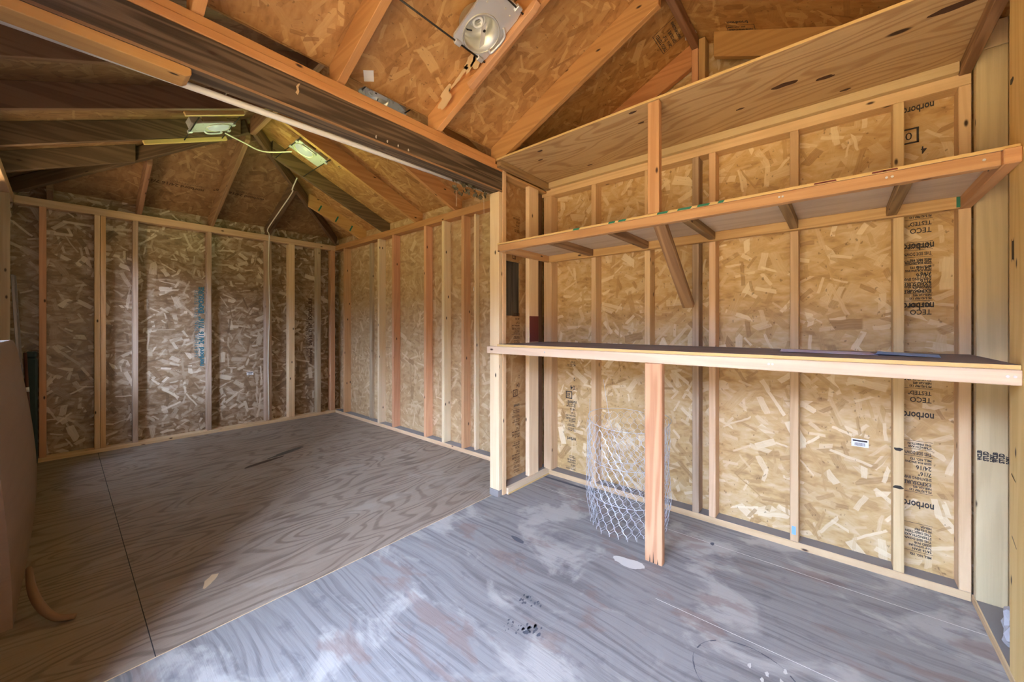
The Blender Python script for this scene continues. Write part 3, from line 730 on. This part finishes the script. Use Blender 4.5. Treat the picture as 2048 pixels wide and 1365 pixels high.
# ------------------------------------------------------------------ chicken wire roll
def wire_roll():
    C = Vector((2.295, 1.005, 0)); t = empty('wire_mesh_roll', C, 'roll of hexagonal chicken wire standing on the floor behind the bench leg', 'wire mesh')
    rw = random.Random(5)
    def layer(name, R, a0, a1, H, cw, ch, rad, wob):
        bm = bmesh.new()
        circ = R * (a1 - a0); n = int(circ / cw); rows = int(H / ch)
        def P(s, z):
            a = a0 + s / R
            r = R + wob * math.sin(3 * a + 5 * z) + .006 * math.sin(11 * a + 17 * z) + .035 * max(0, .12 - z) / .12 * math.sin(2 * a + 1) 
            zz = z + .010 * math.sin(2.3 * a + .7) * (z / H)
            return C + Vector((r * math.cos(a), r * math.sin(a) * 1.0, .002 + zz))
        def seg(p, q, r):
            d = (q - p)
            if d.length < 1e-5: return
            d.normalize(); x = d.cross(Vector((0.3, .2, .93))).normalized(); y = d.cross(x)
            ra = [bm.verts.new(p + r * (math.cos(k * 2.0944) * x + math.sin(k * 2.0944) * y)) for k in range(3)]
            rb = [bm.verts.new(q + r * (math.cos(k * 2.0944) * x + math.sin(k * 2.0944) * y)) for k in range(3)]
            for k in range(3): bm.faces.new((ra[k], ra[(k + 1) % 3], rb[(k + 1) % 3], rb[k]))
        # hexagons with twisted sides standing upright
        for j in range(rows):
            z0 = j * ch; off = .5 * cw * (j % 2)
            for i in range(n):
                s = i * cw + off
                a = P(s, z0 + ch * .0); b = P(s, z0 + ch * .45)
                seg(a, b, rad * 1.5)
                if j < rows - 1 or True:
                    seg(b, P(s + cw / 2, z0 + ch), rad); seg(b, P(s - cw / 2, z0 + ch), rad)
        bmesh.ops.translate(bm, vec=-C, verts=bm.verts)
        o = obj(name, mesh_from(bm, name, M['wire']), t, Matrix.Translation(C)); return o, P
    layer('mesh_layer', .245, -.4, 2 * math.pi - .2, .63, .046, .036, .0008, .010)
    layer('mesh_layer', .228, 1.9, 5.6, .60, .046, .036, .0008, .012)
    for z, a0, a1 in ((.19, 1.7, 4.6), (.40, 2.0, 4.2), (.622, 0, 6.28)):
        pts = [C + Vector(((.247 + .004 * math.sin(5 * a)) * math.cos(a), (.247 + .004 * math.sin(5 * a)) * math.sin(a), z + .02 * math.sin(a * 1.3))) for a in [a0 + (a1 - a0) * i / 40 for i in range(41)]]
        tube('band_wire', pts, .0015, M['wire'], t, seg=5)
    tube('loose_wire', [C + Vector((-.02, .16, .86)), C + Vector((.0, .13, .62)), C + Vector((.02, .06, .35)), C + Vector((.03, .02, .02))], .0013, M['wire'], t, seg=5)
    tube('loose_wire', [C + Vector((-.16, .18, .75)), C + Vector((-.15, .19, .55)), C + Vector((-.14, .20, .3))], .0013, M['wire'], t, seg=5)
    tube('loose_wire', spline([C + Vector((-.20, .13, .34)), C + Vector((-.1, .05, .37)), C + Vector((.02, -.04, .35)), C + Vector((.16, -.12, .42))]), .0013, M['wire'], t, seg=5)
wire_roll()
bml = bmesh.new()
for k in range(5):
    a = -.9 + k * .75; d = Vector((math.cos(a), math.sin(a), .25)); s = Vector((-math.sin(a), math.cos(a), .1))
    vs = [bml.verts.new(d * u * .035 + s * w * .035 + Vector((0, 0, .004 + .01 * u))) for u, w in ((0, 0), (.4, .25), (.7, .1), (1, 0), (.7, -.12), (.4, -.22))]
    bml.faces.new(vs)
o_ = obj('fallen_leaf', mesh_from(bml, 'fallen_leaf', M['redleaf']), None, Matrix.Translation((2.42, .835, .002)), label='reddish dried maple leaf on the floor beside the wire roll', category='leaf')
o_.modifiers.new('thick', 'SOLIDIFY').thickness = .0008

# ------------------------------------------------------------------ recessed lamps
def disc_bm(bm, r, z, seg=40, r_in=0.0):
    ring = [bm.verts.new((r * math.cos(6.28318 * i / seg), r * math.sin(6.28318 * i / seg), z)) for i in range(seg)]
    if not r_in: bm.faces.new(ring); return
    inn = [bm.verts.new((r_in * math.cos(6.28318 * i / seg), r_in * math.sin(6.28318 * i / seg), z)) for i in range(seg)]
    for i in range(seg): bm.faces.new((ring[i], ring[(i + 1) % seg], inn[(i + 1) % seg], inn[i]))

def lathe_bm(prof, seg=40):
    bm = bmesh.new(); rings = []
    for r, z in prof: rings.append([bm.verts.new((r * math.cos(6.28318 * i / seg), r * math.sin(6.28318 * i / seg), z)) for i in range(seg)])
    for a, b in zip(rings, rings[1:]):
        for i in range(seg): bm.faces.new((a[i], a[(i + 1) % seg], b[(i + 1) % seg], b[i]))
    for f in bm.faces: f.smooth = True
    return bm

def lamp(name, center, x, y, label, R=.083, dirn=1, bars=(-.12, .12), lens=False, cfl=False, tilt=0.0, group=None, big=True):
    """housing seen from below: local x along the hanger bars, local y up the slope, local z down into the room"""
    mw = on_wall(center, x, y)
    t = empty(name, Vector(center), label, 'light fitting', group)
    T = lambda dx, dy, dz: mw @ Matrix.Translation((dx, dy, dz))
    # plate with a round opening
    bm = bmesh.new(); seg = 40; hx = R + .022; y0, y1 = -(R + .012), R + .105
    ring = [bm.verts.new((R * math.cos(6.28318 * i / seg), R * math.sin(6.28318 * i / seg), 0)) for i in range(seg)]
    def edge(a):
        cx, cy = math.cos(a), math.sin(a); k = min(hx / abs(cx) if abs(cx) > 1e-6 else 9, (y1 if cy > 0 else -y0) / abs(cy) if abs(cy) > 1e-6 else 9)
        return (cx * k, cy * k * 1.0, 0)
    out = [bm.verts.new(edge(6.28318 * i / seg)) for i in range(seg)]
    for i in range(seg): bm.faces.new((out[i], out[(i + 1) % seg], ring[(i + 1) % seg], ring[i]))
    ext = bmesh.ops.extrude_face_region(bm, geom=list(bm.faces)); bmesh.ops.translate(bm, vec=(0, 0, -.012), verts=[v for v in ext['geom'] if isinstance(v, bmesh.types.BMVert)])
    bmesh.ops.recalc_face_normals(bm, faces=bm.faces)
    if dirn < 0: bmesh.ops.rotate(bm, cent=(0, 0, 0), matrix=Matrix.Rotation(math.pi, 3, 'Z'), verts=bm.verts)
    pl = obj('frame_plate', mesh_from(bm, 'frame_plate', M['metal']), t, T(0, 0, 0))
    # can: walls, top and a rolled rim
    prof = [(R + .006, .006), (R + .008, .001), (R + .003, -.001), (R - .002, .005), (R - .002, -.09), (R - .02, -.105), (.001, -.107)]
    obj('can', mesh_from(lathe_bm(prof), 'can', M['can']), t, T(0, 0, 0))
    if lens:
        obj('lens', mesh_from(lathe_bm([(R - .004, -.004), (R * .8, .010), (R * .45, .018), (.001, .020)]), 'lens', M['glow']), t, T(0, 0, 0))
    if cfl:
        sp = []
        for i in range(76):
            a = i * .25; r = .012 + .020 * min(1, i / 25) ; sp.append(Vector((-.035 + r * math.cos(a), .03 + r * math.sin(a), -.01 - .0007 * i)))
        b = tube('bulb', [mw @ p for p in sp], .0062, M['cfl'], t, seg=8)
        tube('bulb_base', [mw @ Vector((-.035, .03, -.06)), mw @ Vector((-.035, .03, -.1))], .021, M['cfl'], t, seg=16)
        bm = bmesh.new(); quad(bm, -.022, -.05, .022, .05)
        lb = obj('label_card', mesh_from(bm, 'label_card', M['white']), t, T(.022, -.005, -.012) @ Matrix.Rotation(.62, 4, 'Z') @ Matrix.Rotation(.7, 4, 'Y'))
        tube('socket_wire', [mw @ Vector((-.08, -.02, -.02)), mw @ Vector((-.06, -.028, -.015)), mw @ Vector((-.035, -.02, -.02))], .003, M['dark'], t, seg=6)
        obj('can_hole', mesh_from(lathe_bm([(.007, 0), (.0001, .0005)], 14), 'can_hole', M['dark']), t, T(.008, .018, -.005))
    # junction box at the far end of the plate
    bm = box_bm((.115, .075, .05), .003); obj('junction_box', mesh_from(bm, 'junction_box', M['metal']), t, T(.0 * dirn, dirn * (R + .066), -.038))
    for k, sx in enumerate((-1, 1)):
        bm = box_bm((.035, .022, .02), .002); obj('bar_bracket', mesh_from(bm, 'bar_bracket', M['metal']), t, T(sx * (R - .01), -dirn * (R + .008), .004))
    bm = box_bm((.03, .03, .02), .002); obj('bar_bracket', mesh_from(bm, 'bar_bracket', M['metal']), t, T(R * .85, dirn * (R + .10), .004))
    for sy in (-dirn * (R + .008), dirn * (R + .10)):
        a, b_ = bars
        tube('hanger_bar', [mw @ Vector((a, sy, .004)), mw @ Vector((b_, sy, .004))], .0042, M['dark'], t, seg=6)
    if big:
        pts = spline([mw @ Vector(p) for p in ((R * .9, dirn * -.03, .010), (R + .010, dirn * -.035, .014), (R + .016, dirn * .01, .016), (R + .014, dirn * .06, .014), (R - .012, dirn * .085, .004))], 8)
        rr_ = [.0062 + .0012 * (i % 2) for i in range(len(pts))]
        tube('flexible_conduit', pts, rr_, M['metal'], t, seg=10)
        bm = bmesh.new()
        for dx, dy in ((-.07, .12), (.02, .15), (.06, .14), (.085, .08), (-.03, .17)):
            tube_bm(bm, [Vector((dx, dy * dirn, .0008)), Vector((dx, dy * dirn, .0035))], .0045, 8)
        obj('screws', mesh_from(bm, 'screw', M['can']), t, T(0, 0, 0))['kind'] = 'stuff'
    return t
cs, sn = 1 / math.hypot(1, TS), TS / math.hypot(1, TS)
lamp('recessed_lamp', (1.292, 1.297, 2.592), (1, 0, 0), (0, -cs, sn), 'large recessed lamp housing with open can hanging under the front roof', R=.084, bars=(-.40, .108), cfl=True)
cb, sb = 1 / math.hypot(1, TB), TB / math.hypot(1, TB)
lamp('recessed_lamp', (1.407, 3.66, 2.785), (0, -1, 0), (-cb, 0, sb), 'round pale recessed lamp on the right slope of the rear roof', R=.080, dirn=-1, lens=True, bars=(-.44, .16))
lamp('recessed_lamp', (.80, 3.73, 2.775), (0, 1, 0), (cb, 0, sb), 'hooded recessed lamp between dark left rafters of the rear roof', R=.080, dirn=-1, lens=True, bars=(-.24, .27))
lamp('recessed_lamp', (1.407, 2.42, 2.785), (0, -1, 0), (-cb, 0, sb), 'recessed lamp glimpsed through the gap above the dark beam', R=.080, dirn=-1, lens=False, cfl=True, bars=(-.40, .16))
# short wood cleats that carry the hooded lamp
board('lamp_cleat', (.55, 3.462, ZP + TB * .82 - .006), (.90, 3.462, ZP + TB * 1.17 - .006), .030, .03, M['yellow'], label='short wood cleat under the rafter before the hooded lamp', category='cleat')
board('lamp_cleat', (.40, 4.03, ZP + TB * .67 - .020), (.92, 4.03, ZP + TB * 1.19 - .020), .030, .03, M['yellow'], label='longer wood cleat under the rafter behind the hooded lamp', category='cleat')
# cables
tube('power_cable', spline([(.86, 3.80, 2.775), (1.0, 3.86, 2.77), (1.15, 3.86, 2.745), (1.33, 3.72, 2.765)]), .006, M['cable'], seg=7, label='white cable hanging between the two small rear lamps', category='cable')
tube('power_cable', spline([(1.55, 4.20, 2.715), (1.56, 4.35, 2.64), (1.60, 4.47, 2.64), (1.598, 4.8, 2.52), (1.596, 5.2, 2.375), (1.64, 5.30, 2.33), (1.655, 5.355, 2.24), (1.65, 5.358, 1.9), (1.662, 5.358, 1.4), (1.648, 5.358, .8), (1.655, 5.358, .05)]), .006, M['cable'], seg=7,
     label='white cable running from the rear roof down the wide wall stud', category='cable')

# ------------------------------------------------------------------ printing on the boards
# shelf wall, narrow strip at right: upside down, cut off by the stud
blk = [('TECO', .034), ('TESTED"', .026), '-', ('PS 2-92 PRP 133', .014), ('NER-QA 492', .014), ('EXPOSURE', .024), ('SHEATHING SPAN', .018), ('7/16"', .026), ('24/16', .028), ('SIZED FOR SPACING', .013), ('MILL NO. 192', .015), '-', ('THIS SIDE DOWN', .022), '-', ('STRENGTH AXIS', .013), ('THIS DIRECTION', .013), '-']
dn = lambda y, z: on_wall((XO - .0007, y, z), (0, 1, 0), (0, 0, -1))
def brand(y, z, s, parent, mw=None):
    bm = bmesh.new(); text_polys(bm, 'norbord', s, 0, 0, bold=.0012, squash=.64)
    return obj('brand_stamp', mesh_from(bm, 'brand', M['ink']), parent, mw or dn(y, z))
YT = -.337
brand(YT, 2.262, .048, wr); brand(YT, 1.60, .048, wr); brand(YT, 1.315, .048, wr); brand(YT, .79, .048, wr); brand(YT, .362, .048, wr)
stamp('stamp_block', [('', .01), '-', ('TESTED"', .026), ('TECO', .032)][1:], dn(YT, 2.315), M['ink'], wr, .11)
stamp('stamp_block', [('4', .05), ('gap', .01), ('box', .075, '0')], dn(YT + .02, 2.02) , M['ink'], wr)
stamp('stamp_block', blk[:4] + [('EXPOSURE', .024), ('24/16', .026)], dn(YT + .005, 1.645), M['ink'], wr)
stamp('stamp_block', ['-'] + blk[3:], dn(YT + .005, 1.355), M['ink'], wr)
stamp('stamp_block', blk[:12], dn(YT + .005, .835), M['ink'], wr)
stamp('stamp_block', blk[:13], dn(YT + .005, 1.255), M['ink'], wr)
stamp('stamp_block', ['-'] + blk[3:], dn(YT + .005, .40), M['ink'], wr)
stamp('stamp_block', [('MILL NO. 192', .015), '-', ('24/16 SPAN', .016), ('7/16" EXPOSURE', .013), ('SIZED FOR', .015), ('THIS SIDE DOWN', .015), ('STRENGTH AXIS', .016), ('THIS DIRECTION', .015), ('PS 2-92 PRP', .014), ('NER-QA', .012), '-'], dn(YT + .005, .10), M['ink'], wr)
# shelf wall, strip at left
dl = lambda y, z: on_wall((XO - .0007, y, z), (0, 1, 0), (0, 0, -1))
stamp('stamp_block', [('2', .035), ('gap', .018), ('04', .055), ('box', .06, 'B0')][::-1], dl(1.605, .62) , M['ink'], wr)
brand(0, 0, .038, wr, dl(1.595, .605)); brand(0, 0, .038, wr, dl(1.60, .31))
stamp('stamp_block', blk[:3] + blk[4:11] + ['-'], dl(1.60, .36), M['ink'], wr)
stamp('stamp_block', [('THIS SIDE DOWN', .014), '-', ('24/16', .024), ('SHEATHING', .017), ('EXPOSURE', .02), ('TECO', .028)], dl(1.60, .05), M['ink'], wr)
stamp('stamp_block', ['-', ('MILL NO. 192', .016), ('7/16"', .028), '-'], dl(1.60, .875), M['ink'], wr)
# stub wall panel
ds = lambda x, z: on_wall((x, YBK - .0012, z), (-1, 0, 0), (0, 0, -1))
for z0 in (.07,):
    stamp('stamp_block', blk[:12], ds(2.33, z0), M['ink_brown'], ws)
    stamp('stamp_block', blk[4:], ds(2.33, z0 + .27), M['ink_brown'], ws)
brand(0, 0, .032, ws, ds(2.325, .60))
stamp('stamp_block', [('box', .055, 'B0'), ('04', .05), ('gap', .02), ('2', .035)], ds(2.33, .66), M['ink_brown'], ws)
stamp('stamp_block', blk[:11], ds(2.33, 1.07), M['ink_brown'], ws)
stamp('stamp_block', [('TECO', .03), '-', ('24/16', .026), ('7/16"', .026), ('EXPOSURE', .02), '-'], ds(2.33, 1.93), M['ink_brown'], D.objects['wall_stub_top'])
stamp('stamp_block', [('box', .04, '8'), ('04', .05)], ds(2.31, 1.72), M['ink_brown'], D.objects['wall_stub_top'])
# rear wall lettering, turned on its side along the studs
for x, z, mm, n in ((1.035, .76, 'teal', 1.0), (2.205, .70, 'ink_brown', 1.0)):
    bm = bmesh.new()
    text_polys(bm, 'norbord  24/16  7/16"  EXPOSURE', .062, 0, 0, bold=.003); text_polys(bm, 'SHEATHING SPAN  TECO TESTED', .05, .10, -.045 + .09)
    obj('stamp_line', mesh_from(bm, 'stamp', M[mm]), wb, on_wall((x, YBO - .0008, z), (0, 0, 1), (-1, 0, 0)))
# roof stamps
nf = lambda x, y: on_wall((x, y, zfront(y) - .0009), (-1, 0, 0), (0, cs, -sn))
cf = D.objects['ceiling_front']; cr = D.objects['ceiling_rear_right']; cbk = D.objects['ceiling_rear_back']
def roof_stamp(mw, parent, s=1.0, ink='ink'):
    bm = bmesh.new(); W, H = .19 * s, .17 * s
    for a in ((0, -H, .003, 0), (W - .003, -H, W, 0), (0, -H, W, -H + .003), (0, -.003, W, 0)): quad(bm, *a)
    for i, (tx, z) in enumerate((('TECO TESTED', .026), ('24/16  7/16"', .024), ('EXPOSURE 1', .024), ('SHEATHING SPAN', .020), ('MILL NO. 192', .02))):
        text_polys(bm, tx, z * s, .008, -(.03 + i * .031) * s, bold=.0008)
    text_polys(bm, 'norbord', .042 * s, .01, -H - .045 * s, bold=.001)
    return obj('roof_stamp', mesh_from(bm, 'roof_stamp', M[ink]), parent, mw)
roof_stamp(nf(2.50, .86), cf); roof_stamp(nf(1.99, .80), cf)
nfar = lambda x, y: on_wall((x, y, zfront(2 * YR - y) - .0009), (-1, 0, 0), (0, cs, sn))
roof_stamp(on_wall((2.62, .50, zfront(2 * YR - .50) - .0012), (0, -cs, -sn), (1, 0, 0)), D.objects['ceiling_front_far'], .8)
nr = lambda x, y: on_wall((x, y, zb(x) - .0009), (0, 1, 0), (cb, 0, -sb))
roof_stamp(nr(1.80, 3.62), cr, 1.0); roof_stamp(nr(1.72, 4.28), cr, .9); roof_stamp(nr(1.45, 2.92), cr, 1.2)
zbk = lambda y: ZP + TB * (YB - y) + DV
for x, y in ((.62, 5.16), (1.15, 5.10)):
    bm = bmesh.new(); text_polys(bm, 'norbord 24/16 7/16"', .055, 0, 0, bold=.002); text_polys(bm, 'EXPOSURE 1 TECO', .03, .02, -.045)
    obj('roof_stamp', mesh_from(bm, 'roof_stamp', M['ink_brown']), cbk, on_wall((x - .12, y - .12, zbk(y - .12) - .0009), (1, 0, 0), (0, -cb, sb)) @ Matrix.Rotation(math.pi, 4, 'Z') @ Matrix.Translation((-.46, 0, 0)))

def sticker(mw, label, w=.066, h=.04):
    bm = bmesh.new(); quad(bm, -w / 2, -h / 2, w / 2, h / 2)
    ext = bmesh.ops.extrude_face_region(bm, geom=list(bm.faces)); bmesh.ops.translate(bm, vec=(0, 0, .0004), verts=[v for v in ext['geom'] if isinstance(v, bmesh.types.BMVert)])
    bmesh.ops.recalc_face_normals(bm, faces=bm.faces)
    s = obj('label_sticker', mesh_from(bm, 'sticker', M['white']), None, mw, label=label, category='sticker')
    bm = bmesh.new(); r = random.Random(2)
    quad(bm, -w * .42, h * .16, w * .42, h * .36)
    x = -w * .3
    while x < w * .3:
        b = r.uniform(.0006, .002); quad(bm, x, -h * .38, x + b, h * .02); x += b + r.uniform(.0008, .002)
    obj('barcode', mesh_from(bm, 'barcode', M['ink']), s, mw @ Matrix.Translation((0, 0, .0009)))
sticker(on_wall((XO - .0006, -.078, .603), (0, -1, 0), (0, 0, 1)), 'white barcode sticker on the shelf wall sheathing below the bench')
sticker(on_wall((XBO - .0006, 2.66, 1.565), (0, -1, 0), (0, 0, 1)), 'tiny white sticker on the side wall left of the stub wall', .05, .04)
sticker(on_wall((XBO - .0006, 5.22, 1.49), (0, -1, 0), (0, 0, 1)), 'tiny white sticker near the far corner of the side wall', .07, .045)
sticker(on_wall((1.483, YBO - .0006, .632), (1, 0, 0), (0, 0, 1)), 'small white sticker low on the rear wall left of the cable', .07, .04)
sticker(on_wall((1.03, 1.855, zfront(1.855) - .0008), (.5, .79, -.355), (-.866, .456, -.205)), 'white barcode sticker on the roof boards above the dark beam', .062, .05)
sticker(on_wall((2.52, .70, zfront(.71) - .012), (-.2, .9, -.4), (-.97, -.2, .1)), 'small white sticker beside the gable ridge', .07, .03)

# ------------------------------------------------------------------ left side: leaning panel, pole, metal frame, case
def leaning_panel():
    t = empty('leaning_panel', Vector((-.2, 3.65, 0)), 'tall tan panel with curved top leaning on the left wall', 'panel')
    bm = bmesh.new(); ny, nz = 24, 16
    y0, y1 = 2.50, 4.80
    def P(i, j, off):
        u, v = i / ny, j / nz; y = y0 + (y1 - y0) * u
        H = 1.12 - .20 * max(0, (u - .55) / .45) ** 2
        z = H * v
        xx = -.128 + .012 * math.sin(3.1 * u) - .085 * v ** 1.7
        return Vector((xx - off, y - .02 * v * u, z))
    f = [[bm.verts.new(P(i, j, 0)) for j in range(nz + 1)] for i in range(ny + 1)]
    b = [[bm.verts.new(P(i, j, .05)) for j in range(nz + 1)] for i in range(ny + 1)]
    for i in range(ny):
        for j in range(nz):
            bm.faces.new((f[i][j], f[i + 1][j], f[i + 1][j + 1], f[i][j + 1])); bm.faces.new((b[i][j], b[i][j + 1], b[i + 1][j + 1], b[i + 1][j]))
    for i in range(ny):
        bm.faces.new((f[i][0], b[i][0], b[i + 1][0], f[i + 1][0])); bm.faces.new((f[i][nz], f[i + 1][nz], b[i + 1][nz], b[i][nz]))
    for j in range(nz):
        bm.faces.new((f[0][j], f[0][j + 1], b[0][j + 1], b[0][j])); bm.faces.new((f[ny][j], b[ny][j], b[ny][j + 1], f[ny][j + 1]))
    bmesh.ops.recalc_face_normals(bm, faces=bm.faces); bm.normal_update(); uv_box(bm, 1)
    bmesh.ops.translate(bm, vec=(.2, -3.65, 0), verts=bm.verts)
    for q in bm.faces: q.smooth = False
    obj('panel_sheet', mesh_from(bm, 'panel_sheet', M['tan']), t, Matrix.Translation((-.2, 3.65, 0)))
leaning_panel()
tube('curved_strip', spline([(-.098, 2.78, .11), (-.085, 2.62, .085), (-.06, 2.50, .055), (-.02, 2.42, .022), (.035, 2.385, .012)]), [.010 + .006 * math.sin(i * .13) for i in range(25)], M['strip'], seg=6, label='bent tan wood strip sticking out over the floor at lower left', category='strip')
cs_ = empty('tool_case', (-.185, 5.30, 0), 'dark teal upright case standing in the rear left corner', 'case')
block('case_body', (-.21, 5.262, .005), (-.14, 5.365, .93), M['tealcloth'], cs_, .012)
block('case_lid', (-.207, 5.265, .931), (-.143, 5.36, .985), M['tealcloth'], cs_, .012)
pl_ = empty('striped_pole', (-.20, 5.12, 0), 'dark red pole with white bands leaning in the rear left corner', 'pole')
tube('shaft', [(-.165, 5.12, 0.012), (-.205, 5.24, .98)], .011, M['maroon'], pl_, 10)
for a, b in ((.27, .31), (.66, .70)):
    q = lambda k: Vector((-.165, 5.12, .012)).lerp(Vector((-.205, 5.24, .98)), k)
    tube('white_band', [q(a), q(b)], .0118, M['white'], pl_, 10)
gf = empty('folding_frame', (-.25, 5.0, 0), 'grey metal folding frame leaning against the left wall', 'frame')
for k, (y, x0, x1) in enumerate(((4.93, -.185, -.262), (5.0, -.178, -.255))):
    board('rail_leg', (x0, y, .012), (x1, y + .14, 1.62), .035, .018, M['greymetal'], gf, (1, 0, 0))
for z in (.5, .9, 1.3):
    k = z / 1.62; board('cross_bar', (-.188 - .074 * k + .004, 4.95 + .14 * k, z), (-.182 - .074 * k, 5.0 + .14 * k - .018, z), .02, .012, M['greymetal'], gf, (1, 0, 0))

# ------------------------------------------------------------------ marks on the floor
flb = D.objects['floor']
fd = lambda x, y, a=0.0: Matrix.Translation((x, y, .0009)) @ Matrix.Rotation(a, 4, 'Z')
def tread(seed, n, sp, s):
    r = random.Random(seed); out = []
    for i in range(n):
        cx, cy = r.uniform(-.5, .5) * sp[0], r.uniform(-.5, .5) * sp[1]; k = r.uniform(.5, 1.2)
        out.append([(cx + x, cy + y) for x, y in blob(s * k, s * .55 * k, 10, .3, seed * 31 + i)])
    return out
decal('boot_print', tread(2, 16, (.05, .11), .009), fd(1.33, 1.018, .3), M['dirt'], fl2)
decal('boot_print', tread(3, 16, (.06, .07), .011), fd(1.209, .926, .2), M['dirt'], fl2)
decal('boot_print', tread(4, 18, (.06, .08), .005), fd(1.165, 1.0, .2), M['dirt'], fl2)
decal('knot_patch', [blob(.05, .016, 24, .1, 9)], fd(1.665, 1.381, 1.45), M['dirt'], fl2)
decal('knot_patch', [blob(.016, .010, 16, .2, 12)], fd(2.33, .536, .3), M['dirt'], fl2)
decal('white_spill', [blob(.035, .085, 30, .22, 14)], fd(1.868, .815, .2), M['dust'], fl2)
decal('pale_chip', [blob(.02, .05, 16, .35, 15)], fd(.453, 2.263, -.5), M['bark'], flb)
for x, y, rx, ry, a in ((1.40, 4.02, .20, .035, .35), (1.16, 3.88, .16, .03, .3)):
    decal('dark_scuff', [blob(rx, ry, 30, .25, int(rx * 100))], fd(x, y, a), M['oldplank'], flb)
rg = []
for i in range(40):
    a0, a1 = 6.28318 * i / 40, 6.28318 * (i + 1) / 40
    if i % 13 in (4, 9): continue
    w = .003 + .002 * math.sin(i * 1.7)
    rg.append([(.155 * math.cos(a0), .165 * math.sin(a0)), (.155 * math.cos(a1), .165 * math.sin(a1)), ((.155 - w) * math.cos(a1), (.165 - w) * math.sin(a1)), ((.155 - w) * math.cos(a0), (.165 - w) * math.sin(a0))])
decal('ring_stain', rg, fd(1.515, .245), M['dirt'], fl2)
decal('white_smear', [[(x + cx, y + cy) for x, y in blob(.011, .006, 16, .4, 60 + i)] for i, (cx, cy) in enumerate(((0, 0), (.05, .03), (.02, -.06), (.07, -.08), (.035, -.02)))], fd(1.54, .20, .3), M['dust'], fl2)
decal('floor_gap_strip', [[(0, 0), (.028, 0), (.028, .46), (0, .46)]], fd(XW - .075, 1.34), M['dirt'], fl2)  # dark gap where the floor plywood stops short of the plate

# ------------------------------------------------------------------ daylight from a one-sided sky
w = D.worlds.new('World'); SC.world = w; w.use_nodes = True
t = NT(w.node_tree); t.n.clear()
out = t.new('ShaderNodeOutputWorld'); bg = t.new('ShaderNodeBackground'); t.l.new(bg.outputs[0], out.inputs[0])
tc = t.new('ShaderNodeTexCoord'); sx = t.new('ShaderNodeSeparateXYZ'); t.l.new(tc.outputs['Generated'], sx.inputs[0])
SKY = (.80, 1.0, 1.40); GROUND = (.31, .235, .13); TREES_AND_BLOCK = (.03, .026, .016)
# open bright sky to one side of the doorway, dark block added to shape the floor shadow, from azimuth 234 degrees round to the other side
cross = t.math('SUBTRACT', t.math('MULTIPLY', sx.outputs[1], -.585), t.math('MULTIPLY', sx.outputs[0], -.811))
side = t.smooth(cross, -.03, .03, 1.0, 0.0)
gr = t.mix(side, (*tuple(.10 * q for q in GROUND), 1), (*GROUND, 1))  # shade of the added block put into the ground colour
c = t.mix(t.smooth(sx.outputs[2], -.06, .0), gr, (*TREES_AND_BLOCK, 1))
glow_ = t.math('MULTIPLY', t.smooth(cross, -.38, -.04), 1.9)  # extra sky brightness added beside the dark block to sharpen the shadow edge
sky = t.mix(t.smooth(sx.outputs[2], .36, .72), (*SKY, 1), (*tuple(.3 * q for q in SKY), 1))
skyc = t.mix(side, (*TREES_AND_BLOCK, 1), sky)
c = t.mix(t.smooth(sx.outputs[2], .16, .27), c, skyc)
boost = t.math('ADD', t.math('MULTIPLY', t.math('MULTIPLY', glow_, side), t.smooth(sx.outputs[2], .16, .27)), 1.0)
bst = t.new('ShaderNodeVectorMath', operation='SCALE'); t.put(bst.inputs[0], c); t.put(bst.inputs[3], boost); c = bst.outputs[0]
t.l.new(c, bg.inputs[0]); bg.inputs[1].default_value = 17.5
# portal in the doorway: no light of its own, it only steers sampling of the sky
for y0, y1, z0, z1 in ((DOOR0, DOOR1, 0, ZD), (WY0, WY1, WZ0, WZ1)):
    pl = D.lights.new('portal', 'AREA'); pl.shape = 'RECTANGLE'; pl.size = y1 - y0; pl.size_y = z1 - z0; pl.cycles.is_portal = True
    po = D.objects.new('portal', pl); COL.objects.link(po)
    po.matrix_basis = on_wall((XLO - .006, (y0 + y1) / 2, (z0 + z1) / 2), (0, -1, 0), (0, 0, 1)) @ Matrix.Rotation(math.pi, 4, 'Y')
def glow(loc, power, col, r=.06):
    l = D.lights.new('lamp_light', 'POINT'); l.energy = power; l.color = col; l.shadow_soft_size = r
    o = D.objects.new('lamp_light', l); COL.objects.link(o); o.location = loc
glow((1.33, 3.66, 2.52), 4.2, (.80, 1.0, .28)); glow((.84, 3.73, 2.50), 2.0, (.75, 1.0, .45))

# ------------------------------------------------------------------ camera
cam = D.cameras.new('camera'); co = D.objects.new('camera', cam); COL.objects.link(co)
a = math.radians(40.5)
co.location = (0, 0, 1.2); co.rotation_euler = (math.radians(90), 0, a - math.radians(90))
cam.sensor_fit = 'HORIZONTAL'; cam.sensor_width = 36; cam.lens = 36 * 768 / 2048
cam.shift_y = (654 - 682.5) / 2048
cam.clip_start = .02
SC.camera = co
SC.view_settings.view_transform = 'Standard'; SC.view_settings.look = 'None'
SC.view_settings.exposure = 0.36; SC.view_settings.gamma = 1.0; SC.view_settings.use_curve_mapping = False
SC.cycles.max_bounces = 5; SC.cycles.diffuse_bounces = 4; SC.cycles.glossy_bounces = 2; SC.cycles.transmission_bounces = 0; SC.cycles.volume_bounces = 0
SC.cycles.use_adaptive_sampling = True; SC.cycles.adaptive_threshold = .2; SC.cycles.adaptive_min_samples = 14; SC.cycles.use_denoising = True
SC.cycles.sample_clamp_indirect = 8.0
